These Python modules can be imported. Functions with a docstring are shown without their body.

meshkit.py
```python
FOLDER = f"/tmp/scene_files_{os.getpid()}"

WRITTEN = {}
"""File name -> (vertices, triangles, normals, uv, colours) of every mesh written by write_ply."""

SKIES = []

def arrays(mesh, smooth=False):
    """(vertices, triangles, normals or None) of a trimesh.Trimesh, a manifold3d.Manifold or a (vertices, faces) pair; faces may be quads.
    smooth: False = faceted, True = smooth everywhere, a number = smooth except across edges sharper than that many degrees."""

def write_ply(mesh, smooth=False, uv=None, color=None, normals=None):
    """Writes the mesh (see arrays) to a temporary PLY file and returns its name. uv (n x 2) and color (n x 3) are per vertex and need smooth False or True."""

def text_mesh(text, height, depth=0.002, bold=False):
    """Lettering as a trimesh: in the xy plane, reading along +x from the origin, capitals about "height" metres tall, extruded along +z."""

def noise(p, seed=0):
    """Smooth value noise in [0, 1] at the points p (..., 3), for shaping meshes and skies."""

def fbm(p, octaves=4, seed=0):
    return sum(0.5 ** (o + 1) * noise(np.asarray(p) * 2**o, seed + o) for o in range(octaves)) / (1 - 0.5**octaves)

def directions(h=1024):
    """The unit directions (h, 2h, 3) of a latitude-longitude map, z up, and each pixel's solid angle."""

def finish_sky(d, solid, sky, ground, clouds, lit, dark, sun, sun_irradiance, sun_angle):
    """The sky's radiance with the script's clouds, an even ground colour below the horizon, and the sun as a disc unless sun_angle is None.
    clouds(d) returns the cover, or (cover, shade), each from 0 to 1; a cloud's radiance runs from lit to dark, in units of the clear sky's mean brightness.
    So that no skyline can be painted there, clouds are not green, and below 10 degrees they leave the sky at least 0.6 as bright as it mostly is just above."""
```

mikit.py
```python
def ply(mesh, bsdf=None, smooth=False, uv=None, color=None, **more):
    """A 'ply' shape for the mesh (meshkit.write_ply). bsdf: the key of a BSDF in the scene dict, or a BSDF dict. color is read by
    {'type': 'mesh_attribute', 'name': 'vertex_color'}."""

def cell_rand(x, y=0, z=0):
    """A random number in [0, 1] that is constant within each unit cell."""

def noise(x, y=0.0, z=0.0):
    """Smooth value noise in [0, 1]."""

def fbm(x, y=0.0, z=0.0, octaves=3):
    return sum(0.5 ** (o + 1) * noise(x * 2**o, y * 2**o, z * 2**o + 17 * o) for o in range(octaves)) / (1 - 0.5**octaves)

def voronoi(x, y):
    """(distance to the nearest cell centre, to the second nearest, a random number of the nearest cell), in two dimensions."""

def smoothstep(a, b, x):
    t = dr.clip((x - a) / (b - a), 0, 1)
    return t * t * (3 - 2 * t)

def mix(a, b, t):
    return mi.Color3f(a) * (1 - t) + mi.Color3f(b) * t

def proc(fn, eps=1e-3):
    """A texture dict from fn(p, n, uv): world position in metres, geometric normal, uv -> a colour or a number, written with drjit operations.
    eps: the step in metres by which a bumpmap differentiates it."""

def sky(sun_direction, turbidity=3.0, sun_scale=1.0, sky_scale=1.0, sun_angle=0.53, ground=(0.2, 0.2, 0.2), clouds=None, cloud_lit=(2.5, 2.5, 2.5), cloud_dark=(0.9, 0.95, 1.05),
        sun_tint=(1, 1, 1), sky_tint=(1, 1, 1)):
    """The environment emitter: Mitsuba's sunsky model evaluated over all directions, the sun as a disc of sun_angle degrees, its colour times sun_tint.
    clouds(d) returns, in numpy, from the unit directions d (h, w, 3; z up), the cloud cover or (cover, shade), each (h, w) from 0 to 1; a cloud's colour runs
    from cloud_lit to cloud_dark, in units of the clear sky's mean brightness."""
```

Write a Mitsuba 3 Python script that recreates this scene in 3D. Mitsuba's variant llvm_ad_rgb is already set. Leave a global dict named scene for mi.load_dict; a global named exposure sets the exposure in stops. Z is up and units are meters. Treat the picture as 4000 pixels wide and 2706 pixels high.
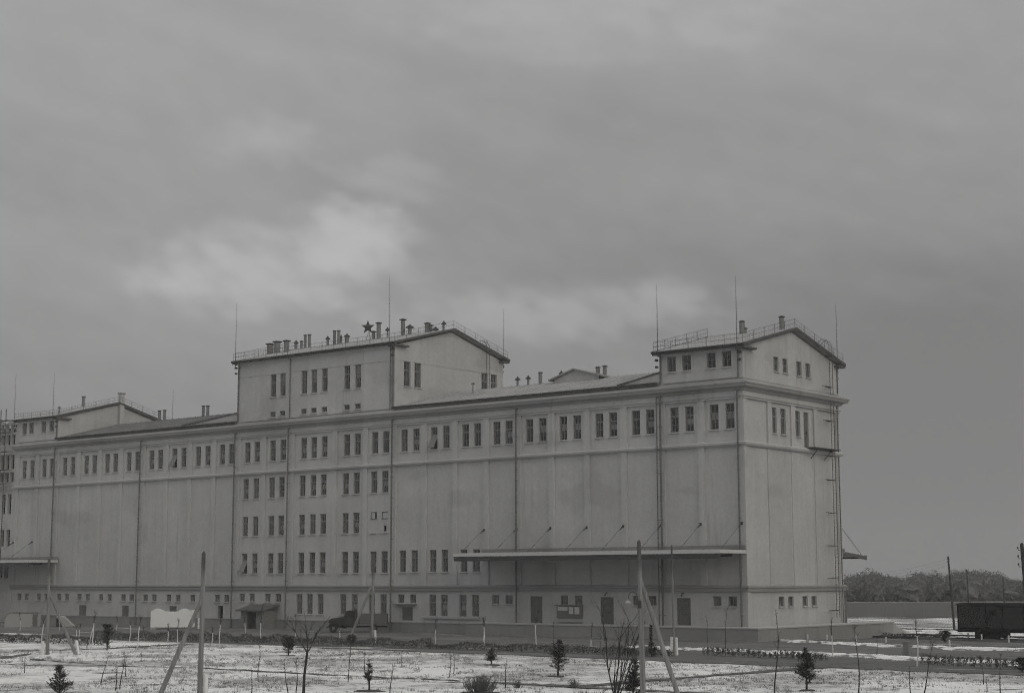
import math, random
import numpy as np
import trimesh, manifold3d as m3
import mitsuba as mi, drjit as dr, mikit, meshkit

# ------------------------------------------------------------------ camera, sky, exposure
scene, labels = {}, {}
ST = mi.ScalarTransform4f
CAM = np.array([82.977, -140.073, 6.25])
FW = np.array([-0.62028286, 0.77140792, 0.1420528])
UP = np.array([0.09051308, -0.10949885, 0.98985725])
scene['camera'] = {'type': 'perspective', 'fov': 35.04, 'fov_axis': 'x', 'near_clip': 1.0, 'far_clip': 8000.0,
                   'to_world': ST().look_at(origin=CAM.tolist(), target=(CAM + FW * 50).tolist(), up=UP.tolist())}
exposure = 1.68


def overcast(d):
    """a closed grey winter cloud deck: brighter overhead, a few thinner patches above the mill, heavier low in the east"""
    el = np.degrees(np.arcsin(np.clip(d[..., 2], 0, 1)))
    az = np.degrees(np.arctan2(d[..., 0], d[..., 1]))
    q = np.stack([d[..., 0] / (d[..., 2] + .12), d[..., 1] / (d[..., 2] + .12), d[..., 2] * 0], -1)
    n1 = meshkit.fbm(q * np.array([.75, .75, 1]) + 3.1, 5, 4) - .5
    n2 = meshkit.fbm(np.stack([az * .09, el * .32, az * 0], -1) + 9.7, 5, 11) - .5
    n3 = meshkit.fbm(np.stack([az * .35, el * .8, az * 0], -1) + 2.2, 4, 23) - .5
    b = 0.325 + 0.53 * np.sin(np.radians(el)) ** 0.8            # overcast: about three times brighter at the zenith
    b = b + .13 * n1 + .17 * n2 * np.exp(-(el / 40) ** 2)

    n4 = meshkit.fbm(np.stack([az * .28, el * .55, az * 0], -1) + 31.3, 6, 31) - .5
    n5 = meshkit.fbm(np.stack([az * 1.3 + el * .8, el * 2.1, az * 0], -1) + 12.9, 5, 37) - .5
    band = meshkit.fbm(np.stack([az * .05, el * .36 + az * .10, az * 0], -1) + 41.7, 5, 43) - .5       # long streaks sloping down to the right
    b = b + (.24 * band + .05 * n5) * np.exp(-(el / 38) ** 2)

    def patch(a, e, sa, se, k):
        m = 1 - ((az - a) / sa) ** 2 - ((el - e) / se) ** 2
        t = np.clip((m + 2.0 * n4 + 1.7 * n5 + .8) / 2.1, 0, 1)
        return k * t * t * (3 - 2 * t) * np.exp(-((el - e) / (3.0 * se)) ** 2 - ((az - a) / (3.0 * sa)) ** 2)
    bright = [patch(-47.6, 10.7, 4.6, 1.5, .17), patch(-44.8, 11.7, 2.1, 1.7, .22), patch(-43.3, 14.1, 1.8, .9, .08), patch(-36.0, 19.4, 6, 1.3, .06), patch(-38.5, 9.2, 5.5, 1.0, .13), patch(-34.0, 9.6, 3.0, .8, .15), patch(-47.5, 15.2, 2.4, .9, .09)]
    b = b + np.maximum.reduce(bright) + .06 * np.exp(-((az + 47) / 7) ** 2 - ((el - 11) / 3.2) ** 2)
    b = b - .27 * np.exp(-((az + 17) / 15) ** 2 - ((el - 2.5) / 8.5) ** 2)
    return np.ones_like(el), 1 - np.clip(b, 0.02, 1)


SUN = np.array([0.95, -0.22, 0.42])
scene['sky'] = mikit.sky(SUN, turbidity=3, sun_scale=0.17, sun_angle=34, clouds=overcast, ground=(.3, .3, .3),
                         cloud_lit=(2.7, 2.7, 2.7), cloud_dark=(0.0, 0.0, 0.0), sun_tint=(.80, 1, 1.36))

# ------------------------------------------------------------------ helpers
rng = np.random.default_rng(7)
IDT = ST()


def ply_of(mesh, mat, smooth=False): return mikit.ply(mesh, 'mat_' + mat, smooth=smooth)


class MB:
    """collects boxes, tubes and sheets into one mesh"""
    def __init__(self): self.v, self.f, self.n = [], [], 0

    def add(self, v, f):
        v = np.asarray(v, float); f = np.asarray(f, int)
        if f.shape[1] == 4: f = np.vstack([f[:, [0, 1, 2]], f[:, [0, 2, 3]]])
        self.v.append(v); self.f.append(f + self.n); self.n += len(v); return self

    def box(self, x0, x1, y0, y1, z0, z1):
        v = [(x, y, z) for z in (z0, z1) for y in (y0, y1) for x in (x0, x1)]
        return self.add(v, [(0, 2, 3, 1), (4, 5, 7, 6), (0, 1, 5, 4), (2, 6, 7, 3), (0, 4, 6, 2), (1, 3, 7, 5)])

    def hexa(self, a, b):
        """solid between two quads a and b (same winding)"""
        v = list(a) + list(b)
        return self.add(v, [(3, 2, 1, 0), (4, 5, 6, 7), (0, 1, 5, 4), (1, 2, 6, 5), (2, 3, 7, 6), (3, 0, 4, 7)])

    def tube(self, pts, rad, sides=6, cap=True):
        p = np.asarray(pts, float); n = len(p); rad = np.broadcast_to(rad, (n,))
        t = np.gradient(p, axis=0); t /= np.linalg.norm(t, axis=1, keepdims=True) + 1e-9
        a = np.cross(t, np.where(np.abs(t[:, 2:]) < .9, [0, 0, 1.], [1., 0, 0])); a /= np.linalg.norm(a, axis=1, keepdims=True) + 1e-9
        b = np.cross(t, a); g = np.arange(sides) * 2 * np.pi / sides
        v = (p[:, None] + rad[:, None, None] * (np.cos(g)[None, :, None] * a[:, None] + np.sin(g)[None, :, None] * b[:, None])).reshape(-1, 3)
        i, j = np.meshgrid(np.arange(n - 1), np.arange(sides), indexing='ij')
        q = np.stack([i * sides + j, i * sides + (j + 1) % sides, (i + 1) * sides + (j + 1) % sides, (i + 1) * sides + j], -1).reshape(-1, 4)
        f = np.vstack([q[:, [0, 1, 2]], q[:, [0, 2, 3]]])
        if cap:
            e = (n - 1) * sides
            f = np.vstack([f, [(0, k + 1, k) for k in range(1, sides - 1)], [(e, e + k, e + k + 1) for k in range(1, sides - 1)]])
        return self.add(v, f)

    def bar(self, a, b, r, sides=6): return self.tube([a, b], r, sides)

    def lathe(self, c, prof, sides=10):
        """prof: [(r, z)] about the vertical through c"""
        g = np.arange(sides) * 2 * np.pi / sides; c = np.asarray(c, float)
        v = np.array([[c[0] + r * math.cos(x), c[1] + r * math.sin(x), c[2] + z] for r, z in prof for x in g]); n = len(prof)
        f = [(i * sides + j, i * sides + (j + 1) % sides, (i + 1) * sides + (j + 1) % sides, (i + 1) * sides + j) for i in range(n - 1) for j in range(sides)]
        return self.add(v, f)

    def prism(self, poly, y0, y1, axis='y'):
        """polygon in (x, z) extruded along y, or in (y, z) along x"""
        import shapely
        m = trimesh.creation.extrude_polygon(shapely.Polygon(poly), y1 - y0, engine='earcut')
        v = np.array(m.vertices)
        v = np.stack([v[:, 0], y0 + v[:, 2], v[:, 1]], 1) if axis == 'y' else np.stack([y0 + v[:, 2], v[:, 0], v[:, 1]], 1)
        f = np.array(m.faces)
        return self.add(v, f[:, ::-1] if axis == 'y' else f)

    def move(self, R=None, t=(0, 0, 0)):
        v = np.vstack(self.v)
        if R is not None: v = v @ np.asarray(R).T
        self.v = [v + np.asarray(t)]; self.f = [np.vstack(self.f)]; return self

    @property
    def mesh(self): return trimesh.Trimesh(np.vstack(self.v), np.vstack(self.f), process=False)


def rotz(a): c, s = math.cos(a), math.sin(a); return np.array([[c, -s, 0], [s, c, 0], [0, 0, 1]])


used = {}


def fresh(key):
    n = used.get(key, -1) + 1; used[key] = n
    return key if n == 0 else f'{key}_{n:03d}'


def thing(name, label, cat, group=None, kind=None):
    k = fresh(name); labels[k] = {'label': label, 'category': cat}
    if group: labels[k]['group'] = group
    if kind: labels[k]['kind'] = kind
    return k


def put(name, shape, parent=None, label=None, kind=None, to=None, smooth=False, mat=None):
    """one entry of the scene: a mesh (MB, trimesh) with a material, or a ready ply dict"""
    k = fresh(f'{parent}__{name}' if parent else name)
    if not isinstance(shape, dict):
        shape = ply_of(shape.mesh if isinstance(shape, MB) else shape, mat, smooth=smooth)
    scene[k] = {**shape, 'to_world': to} if to is not None else shape
    if label or kind:
        labels[k] = {}
        if label: labels[k]['label'] = label
        if kind: labels[k]['kind'] = kind
    return k


def struct(name, mesh, mat, smooth=False):
    k = fresh(name); scene[k] = ply_of(mesh.mesh if isinstance(mesh, MB) else mesh, mat, smooth=smooth)
    labels[k] = {'kind': 'structure'}; return k


def solo(name, mesh, mat, label, cat, group=None, kind=None, smooth=False):
    k = thing(name, label, cat, group, kind)
    scene[k] = ply_of(mesh.mesh if isinstance(mesh, MB) else mesh, mat, smooth=smooth); return k


# ------------------------------------------------------------------ materials (all neutral: the picture is a black and white negative)
def G(v): return {'type': 'rgb', 'value': [v, v, v]}


def flat(key, v, rough=.8, spec=.3):
    scene['mat_' + key] = {'type': 'twosided', 'b': {'type': 'principled', 'base_color': G(v), 'roughness': rough, 'specular': spec}}


def proc(key, fn, rough=.9, spec=.2, bump=None, scale=.02, eps=.01):
    b = {'type': 'principled', 'base_color': mikit.proc(fn), 'roughness': rough, 'specular': spec}
    if bump: b = {'type': 'bumpmap', 'tex': mikit.proc(bump, eps), 'scale': scale, 'b': b}
    scene['mat_' + key] = {'type': 'twosided', 'b': b}


F, N, SS = mikit.fbm, mikit.noise, mikit.smoothstep


def gray(v): return mi.Color3f(v)


def plaster(base):
    def fn(p, n, uv):
        h = p.x + p.y
        v = base * (.86 + .28 * F(h * .22, p.z * .30, 3.3, 4))                       # broad damp patches
        run = F(h * 1.9, p.z * .13, 7.7, 3)
        v *= .92 + .16 * run - .16 * SS(.55, .75, run) * SS(.35, .65, F(h * .5, p.z * .11, 2.9, 3))
        v *= .955 + .09 * mikit.cell_rand(dr.floor((h + .3) / 4.755), 3)                              # run-off streaks
        v *= (.91 + .18 * N(h * 7.3, p.z * 7.3, 1.5)) * (.95 + .10 * N(h * 2.9, p.z * 2.9, 4.5))                                    # rendered surface
        patch = SS(.60, .72, F(h * .16 + 5, p.z * .33, 9.1, 4))
        return gray(v * (1 - .11 * patch))
    return fn


proc('plaster', plaster(.465))
proc('plaster_trim', plaster(.47))
proc('cornice_render', plaster(.29))
proc('plinth_render', plaster(.26))


def roof_fn(p, n, uv):
    return gray(.30 * (.75 + .5 * F(p.x * .5, p.y * .5, p.z * .5, 4)) * (.9 + .2 * N(p.x * 4, p.y * .6, 2.2)))


proc('roof_sheet', roof_fn, .75)
proc('old_roof', lambda p, n, uv: gray(.15 * (.7 + .6 * F(p.x * .5, p.y * .5, p.z * .5, 4))), .8)
proc('dark_roof', lambda p, n, uv: gray(.10 * (.7 + .6 * F(p.x * .8, p.y * .8, p.z * .8, 3))), .8)
flat('pipe_metal', .13, .6); flat('dark_metal', .05, .6); flat('iron', .075, .6)
flat('vent_metal', .20, .6); flat('cap_metal', .055, .7)
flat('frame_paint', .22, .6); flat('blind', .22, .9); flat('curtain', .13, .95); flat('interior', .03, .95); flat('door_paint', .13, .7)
flat('concrete', .36, .9); flat('concrete_dark', .20, .9); flat('white_paint', .80, .8); flat('paper', .55, .9); flat('notice_dark', .16, .8)
scene['mat_glass'] = {'type': 'thindielectric', 'int_ior': 1.42}


def wood_fn(p, n, uv): return gray((.215 - .12 * SS(6.2, 7.2, p.z)) * (.40 + 1.2 * F(p.x * 11 + p.y * 11, p.z * .7, 1.7, 4)))


proc('pole_wood', wood_fn)
proc('pole_dark', lambda p, n, uv: gray(.055 * (.7 + .6 * F(p.x * 9 + p.y * 9, p.z * .5, 1.7, 3))))
proc('board_wood', lambda p, n, uv: gray(.20 * (.7 + .6 * F(p.x * 2, p.y * 2, p.z * 7, 3))))
flat('bark', .042, .95, .1); flat('twig', .11, .95, .1); flat('whitewash', .62, .95, .1)
proc('needle', lambda p, n, uv: gray(.035 * (.5 + F(p.x * 5, p.y * 5, p.z * 5, 2))), .95, .1)
proc('hedge_leaf', lambda p, n, uv: gray(.075 * (.45 + 1.1 * F(p.x * 2.2, p.y * 2.2, p.z * 3, 3))), .95, .1)
flat('far_wood', .15, .98, .0)
flat('truck_body', .028, .45); flat('truck_bed', .12, .8); flat('tyre', .025, .9); flat('lamp_glass', .8, .2)
proc('wagon_planks', lambda p, n, uv: gray(.034 * (.7 + .6 * F(p.x * 2, p.y * 2, p.z * 6, 3))), .85)
flat('wagon_iron', .006, .9, .1)


def dirt(p):
    return .115 * (.72 + .56 * F(p.x * .55, p.y * .55, .3, 5)) * (.88 + .24 * N(p.x * 6, p.y * 6, .4))


def ground_fn(p, n, uv):
    edge = p.y + 2.2 * (F(p.x * .45, p.y * .45, 8.8, 4) - .5)
    field = 1 - SS(-31.8, -30.3, edge)                              # the lawn in front of the hedge keeps its snow
    back = SS(24., 34., p.y + 7 * (F(p.x * .3, p.y * .3, 1.8, 3) - .5)) * SS(.40, .56, F(p.x * .22, p.y * .7, 6.1, 4))   # patchy snow by the sidings
    yard = SS(.66, .74, F(p.x * .16, p.y * .5, 2.7, 4)) * .5          # thin remains in the yard
    west = SS(.2, .6, 1 - dr.abs(p.y + 24.5 + 1.5 * F(p.x * .3, p.y * .3, .2, 2)) / 2.4) * SS(-79., -84., p.x)
    cover = dr.maximum(dr.maximum(field, back), dr.maximum(yard, west)) * (1 - SS(0., 12., (p.y - 84.) - .808 * (p.x + 62.)))
    # thin snow: grass and soil come through in small flecks, more of them in tired areas
    big = F(p.x * .13, p.y * .13, 5.5, 3)
    fleck = .55 * F(p.x * 3.4, p.y * 3.4, 3.9, 4) + .45 * F(p.x * 1.1 + 4, p.y * 1.1, 7.9, 4)
    thresh = .335 + .19 * SS(.40, .66, big)
    thin = SS(thresh + .10, thresh - .08, fleck) * .85
    fine = N(p.x * 14, p.y * 14, .8)
    snow = .69 * (.90 + .14 * F(p.x * .8, p.y * .8, 4.4, 4)) * (.92 + .16 * fine)
    snow = snow * (1 - .26 * SS(.38, .64, big))
    v = snow * (1 - thin) + (.20 + .14 * fine) * thin
    return gray(v * cover + dirt(p) * (1 - cover))


proc('ground_mat', ground_fn, .95, .05, lambda p, n, uv: .06 * F(p.x * 2.4, p.y * 2.4, 3.9, 4) + .02 * N(p.x * 14, p.y * 14, .8), 1.0, .02)
proc('asphalt', lambda p, n, uv: gray(.118 * (.62 + .76 * F(p.x * .22, p.y * 1.9, 3.1, 4)) * (.9 + .2 * N(p.x * 5, p.y * 5, .1))), .9, .15)


def bare_fn(p, n, uv): return gray(.10 * (.7 + .6 * F(p.x * 1.4, p.y * 1.4, .6, 4)) + .35 * SS(.67, .76, F(p.x * 1.1, p.y * 1.1, 7.6, 4)))


proc('bare_earth', bare_fn)
proc('bank_snow', lambda p, n, uv: gray(.70 * (.84 + .24 * F(p.x * 1.2, p.y * 1.2, 5.1, 4)) * (1 - .72 * SS(.50, .62, F(p.x * 1.9, p.y * 1.9, 8.3, 5)))), .95, .05)
flat('canopy_lip', .56, .9); flat('wall_concrete', .19, .95, .1); flat('soil', .075, .95, .1); flat('grass', .11, .95, .1); flat('rail', .06, .6)


# ------------------------------------------------------------------ ground
def hg(x, y):
    t = np.clip((np.asarray(y, float) + 22) / 18, 0, 1)
    b = np.clip((np.asarray(y, float) - 6) / 10, 0, 1)
    return .3 * (t * t * (3 - 2 * t) - b * b * (3 - 2 * b)) + 0 * np.asarray(x, float)


def sheet(xs, ys, fn):
    X, Y = np.meshgrid(xs, ys, indexing='ij'); Z = fn(X, Y); n, m = X.shape
    v = np.stack([X, Y, Z], -1).reshape(-1, 3); i, j = np.meshgrid(np.arange(n - 1), np.arange(m - 1), indexing='ij')
    q = np.stack([i * m + j, (i + 1) * m + j, (i + 1) * m + j + 1, i * m + j + 1], -1).reshape(-1, 4)
    return MB().add(v, q)


def relief(x, y):
    p = np.stack([x * .5, y * .5, x * 0], -1)
    k = np.clip((-32 - y) / 3, 0, 1)
    return hg(x, y) + k * (.10 * (meshkit.fbm(p, 3, 5) - .5) + .05 * (meshkit.noise(p * 4, 2) - .5))


xs = np.concatenate([[-900, -600, -300, -200], np.arange(-150, -60, 3.), np.arange(-60, 70, .6), np.arange(70, 130, 4.), [150, 300, 800]])
ys = np.concatenate([[-650, -400, -250, -160], np.arange(-130, -92, 3.), np.arange(-92, -30, .6), np.arange(-30, 10, 2.), np.arange(10, 160, 8.), [200, 300, 600, 1050]])
struct('ground', sheet(xs, ys, relief), 'ground_mat', smooth=True)


def strip(pts, widths, lift=.035, step=1.0, wob=.12, seed=0, dome=0.0):
    """a strip draped over the ground along a polyline; dome > 0 makes a low bank"""
    p = np.asarray(pts, float); w = np.broadcast_to(widths, (len(p),)).astype(float)
    s = np.concatenate([[0], np.cumsum(np.linalg.norm(np.diff(p, axis=0), axis=1))]); k = np.arange(0, s[-1] + step / 2, step)
    c = np.stack([np.interp(k, s, p[:, 0]), np.interp(k, s, p[:, 1])], 1); ww = np.interp(k, s, w)
    for _ in range(3): c[1:-1] = (c[:-2] + 2 * c[1:-1] + c[2:]) / 4
    t = np.gradient(c, axis=0); t /= np.linalg.norm(t, axis=1, keepdims=True); nn = np.stack([-t[:, 1], t[:, 0]], 1)
    g = np.linspace(-1, 1, 9); r = np.random.default_rng(seed); rows = []
    jl, jr = [np.convolve(r.normal(0, wob, len(k) + 4), np.ones(3) / 2, 'same')[2:-2] for _ in range(2)]
    for i in range(len(k)):
        h = ww[i] / 2
        off = np.where(g < 0, g * max(h + jl[i], .1), g * max(h + jr[i], .1))
        xy = c[i] + off[:, None] * nn[i]
        z = relief(xy[:, 0], xy[:, 1]) + lift + dome * np.sqrt(np.clip(1 - g ** 2, 0, 1)) * (.7 + .6 * meshkit.noise(np.stack([xy[:, 0] * 1.1, xy[:, 1] * 1.1, g * 0], -1), 3))
        if dome: z[[0, -1]] -= lift + .05
        rows.append(np.column_stack([xy, z]))
    v = np.vstack(rows); m = 9
    i, j = np.meshgrid(np.arange(len(k) - 1), np.arange(m - 1), indexing='ij')
    return MB().add(v, np.stack([i * m + j, (i + 1) * m + j, (i + 1) * m + j + 1, i * m + j + 1], -1).reshape(-1, 4)[:, ::-1])


struct('road', strip([(-140, -14), (-60, -12.5), (-10, -10), (12, -10.3), (24, -11.8), (36, -14.2), (60, -20)], [6, 6, 6.5, 8, 8, 8.5, 9], .006, 2, .1), 'asphalt', True)
struct('snow_bank', strip([(3, .6), (12, -2.4), (19.4, -5), (28.3, -5.6), (45, -9), (60, -14)], [1.2, 2.6, 3.2, 3.8, 4.5, 5], .0, .5, .95, 3, .16), 'bank_snow', True)
struct('snow_bank', strip([(-3, -15.2), (7.6, -16.2), (15, -17), (23.7, -18.6), (34.6, -21), (55, -27)], [1.6, 2.8, 3.0, 3.2, 3.4, 3.8], .0, .5, .95, 4, .14), 'bank_snow', True)
struct('path', strip([(-30, -32), (2, -32.4), (12, -32.2), (22, -32.6), (29, -33.4), (40, -33.4), (60, -36.4)], [1.2, 2.2, 3.8, 4.5, 4.6, 4.2, 4.2], .03, .8, .25, 5), 'bare_earth', True)
struct('path', strip([(24.6, -62), (25.1, -56), (25.4, -50), (26, -44), (26, -39), (26.5, -34.5)], [1.0, 1.0, 1.1, 1.3, 1.6, 2.0], .04, .6, .12, 6), 'bare_earth', True)
struct('path', strip([(-40, -69), (-25, -67.6), (-19, -65.5), (-14, -63), (-9, -62), (5, -62.2), (16, -62)], [.5, .5, .5, .5, .55, .6, .45], .04, .5, .10, 7), 'bare_earth', True)
struct('path', strip([(18, -62), (24, -61.8), (30, -62.6), (36, -62.2)], [.9, 1.3, 1.0, .6], .04, .5, .15, 8), 'bare_earth', True)
struct('path', strip([(-43.5, -33), (-43, -38), (-41, -44), (-41.5, -49), (-43.5, -53)], [1.2, 1.1, .9, .9, .8], .04, .6, .15, 9), 'bare_earth', True)
struct('path', strip([(-33, -62), (-35, -60), (-36.2, -58), (-37.6, -56)], [1.4, 1.3, 1.2, .7], .04, .5, .15, 10), 'bare_earth', True)
struct('path', strip([(-29, -60), (-30, -61), (-28, -62), (-24, -62.4), (-20.5, -62.4)], [.9, .8, .6, .5, .3], .04, .5, .1, 11), 'bare_earth', True)
for k, (x, y, l, w) in enumerate([(10.5, -63.3, 2.2, .55), (16.3, -63.2, 2.4, .6), (20.5, -63, 1.3, .4), (6.4, -72, 1.4, .4), (-3, -73, 2.4, .5), (3.6, -75.4, 1.0, .3), (0, -58, 1.2, .3), (46, -49, 2.2, .4), (14, -58.5, .9, .25),
                                   (27, -69.5, 3.0, .8), (9, -75, 1.2, .35), (-8, -70, 3.0, .6)]):
    struct('bare_patch', strip([(x - l / 2 * .78, y - l / 2 * .62), (x, y), (x + l / 2 * .78, y + l / 2 * .62)], [.05, w, .05], .035, .25, .06, 30 + k), 'bare_earth', True)

# a line of footprints crossing the snow
fp = MB(); r_ = np.random.default_rng(77)
for i in range(46):
    u = i / 45; x, y = 7.5 + 16.5 * u + r_.normal(0, .05), -62.9 + .9 * u + (.16 if i % 2 else -.16) + .3 * math.sin(5 * u)
    for ox, sc in ((0, 1), ):
        g_ = np.linspace(0, 2 * np.pi, 9)[:-1]; px_, py_ = x + .17 * np.cos(g_) * r_.uniform(.7, 1.3), y + .09 * np.sin(g_) * r_.uniform(.8, 1.5); pz_ = relief(px_, py_) + .03
        fp.add(np.column_stack([px_, py_, pz_]), [(0, k, k + 1) for k in range(1, 7)])
for i in range(16):
    u = i / 15; x, y = 11.5 + 6 * u + r_.normal(0, .06), -59.6 + .8 * u + (.15 if i % 2 else -.15)
    g_ = np.linspace(0, 2 * np.pi, 9)[:-1]; px_, py_ = x + .17 * np.cos(g_), y + .10 * np.sin(g_)
    fp.add(np.column_stack([px_, py_, relief(px_, py_) + .03]), [(0, k, k + 1) for k in range(1, 7)])
solo('footprints', fp, 'bare_earth', 'trail of dark footprints crossing the snowy lawn at the bottom', 'footprints', kind='stuff')

# tufts of dead grass standing through the snow of the lawn
mb_v, mb_f = [], []
gx, gy = rng.uniform(-46, 62, 26000), rng.uniform(-90, -33, 26000)
dens = meshkit.fbm(np.stack([gx * .13, gy * .13, gx * 0 + 5.5], -1), 3, 0) + .5 * meshkit.noise(np.stack([gx * .9, gy * .9, gx * 0], -1), 8)
keep = dens > np.quantile(dens, .50)
gx, gy = gx[keep], gy[keep]; gz = relief(gx, gy)
K = 5
ang = rng.uniform(0, 2 * np.pi, (len(gx), K)); ln = rng.uniform(.06, .21, (len(gx), K)); sp = rng.uniform(.02, .12, (len(gx), K))
bx = gx[:, None] + rng.normal(0, .09, (len(gx), K)); by = gy[:, None] + rng.normal(0, .09, (len(gx), K)); bz = np.repeat(gz[:, None], K, 1) - .01
dx, dy = np.cos(ang), np.sin(ang); w = .014
tri = np.stack([np.stack([bx - dy * w, by + dx * w, bz], -1), np.stack([bx + dy * w, by - dx * w, bz], -1), np.stack([bx + dx * sp, by + dy * sp, bz + ln], -1)], 2).reshape(-1, 3)
solo('grass', trimesh.Trimesh(tri, np.arange(len(tri)).reshape(-1, 3), process=False), 'grass', 'dead grass tufts coming through the thin snow of the lawn', 'grass', kind='stuff')

ORD = 'first second third fourth fifth sixth seventh eighth ninth tenth eleventh twelfth thirteenth fourteenth fifteenth sixteenth seventeenth eighteenth nineteenth twentieth'.split()
ORD += ['twenty-' + o for o in ORD[:9]]
RT0 = np.cross(FW, UP)


def across(p):
    """how far right a spot stands, as seen by the photographer"""
    d = np.asarray(p, float) - CAM; return d @ RT0 / (d @ FW)


def ranks(spots): return np.argsort(np.argsort([across((s[0], s[1], 1.)) for s in spots]))


# ------------------------------------------------------------------ the warehouse
WH = thing('warehouse', 'long pale rendered warehouse with a tall central tower, gabled ends and rows of narrow windows', 'building')
W_END, DEP = -123.3, 20.35
win = []          # (plane, centre, z0, z1, w, kind)
up = [-1.72, -3.58, -6.54, -8.37, -11.36, -13.16, -16.09, -17.89, -20.84, -22.7, -25.54, -27.38, -30.28, -32.04, -34.88, -36.64, -39.57, -41.42, -44.2, -46.08,
      -49.02, -50.82, -53.7, -55.5, -59.33, -61.18, -62.96, -66.64, -68.53, -71.47, -73.24, -76.28, -78.08, -80.92, -82.80, -85.75, -87.6, -90.54, -92.36, -95.36, -97.22,
      -100.16, -101.96, -104.84, -106.68, -109.8, -111.64, -114.71, -116.57, -119.47, -121.4]
wide_blind = {-1.72, -3.58, -20.84, -22.7, -25.54}
half_blind = {-11.36, -16.09, -30.28, -44.2, -59.33, -62.96, -66.64, -71.47, -80.92, -92.36, -101.96, -114.71, -121.4, -6.54, -78.08}
for x in up:
    kind = 'blind_band' if x in wide_blind else 'open' if x in (-41.42, -87.6) else 'blind_low' if x in half_blind else 'plain'
    dz = -.002 * (abs(x) - 60) if abs(x) > 40 else .09
    win.append(('F', x, 21.10 + dz, 23.68 + dz, 1.06, kind))
tower_x = [-49.1, -50.9, -53.8, -55.6, -59.4, -61.2, -63.1, -66.8, -68.6, -71.5, -73.4]
for zi, (z0, z1) in enumerate([(16.45, 19.0), (11.75, 14.2), (7.05, 9.57)]):
    for x in tower_x:
        if zi == 1 and x > -51: win.append(('F', x, z0, z1, 1.0, 'boarded')); continue
        kind = 'open' if (zi == 2 and x == -73.4) else 'blind_low' if (x * 7 + zi * 3) % 5 < 1.6 else 'plain'
        win.append(('F', x, z0, z1, 1.04, kind))
for x in (-46.2, -44.35, -41.5, -39.7, -36.85, -35.0): win.append(('F', x, 7.12, 9.62, 1.04, 'plain'))
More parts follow.
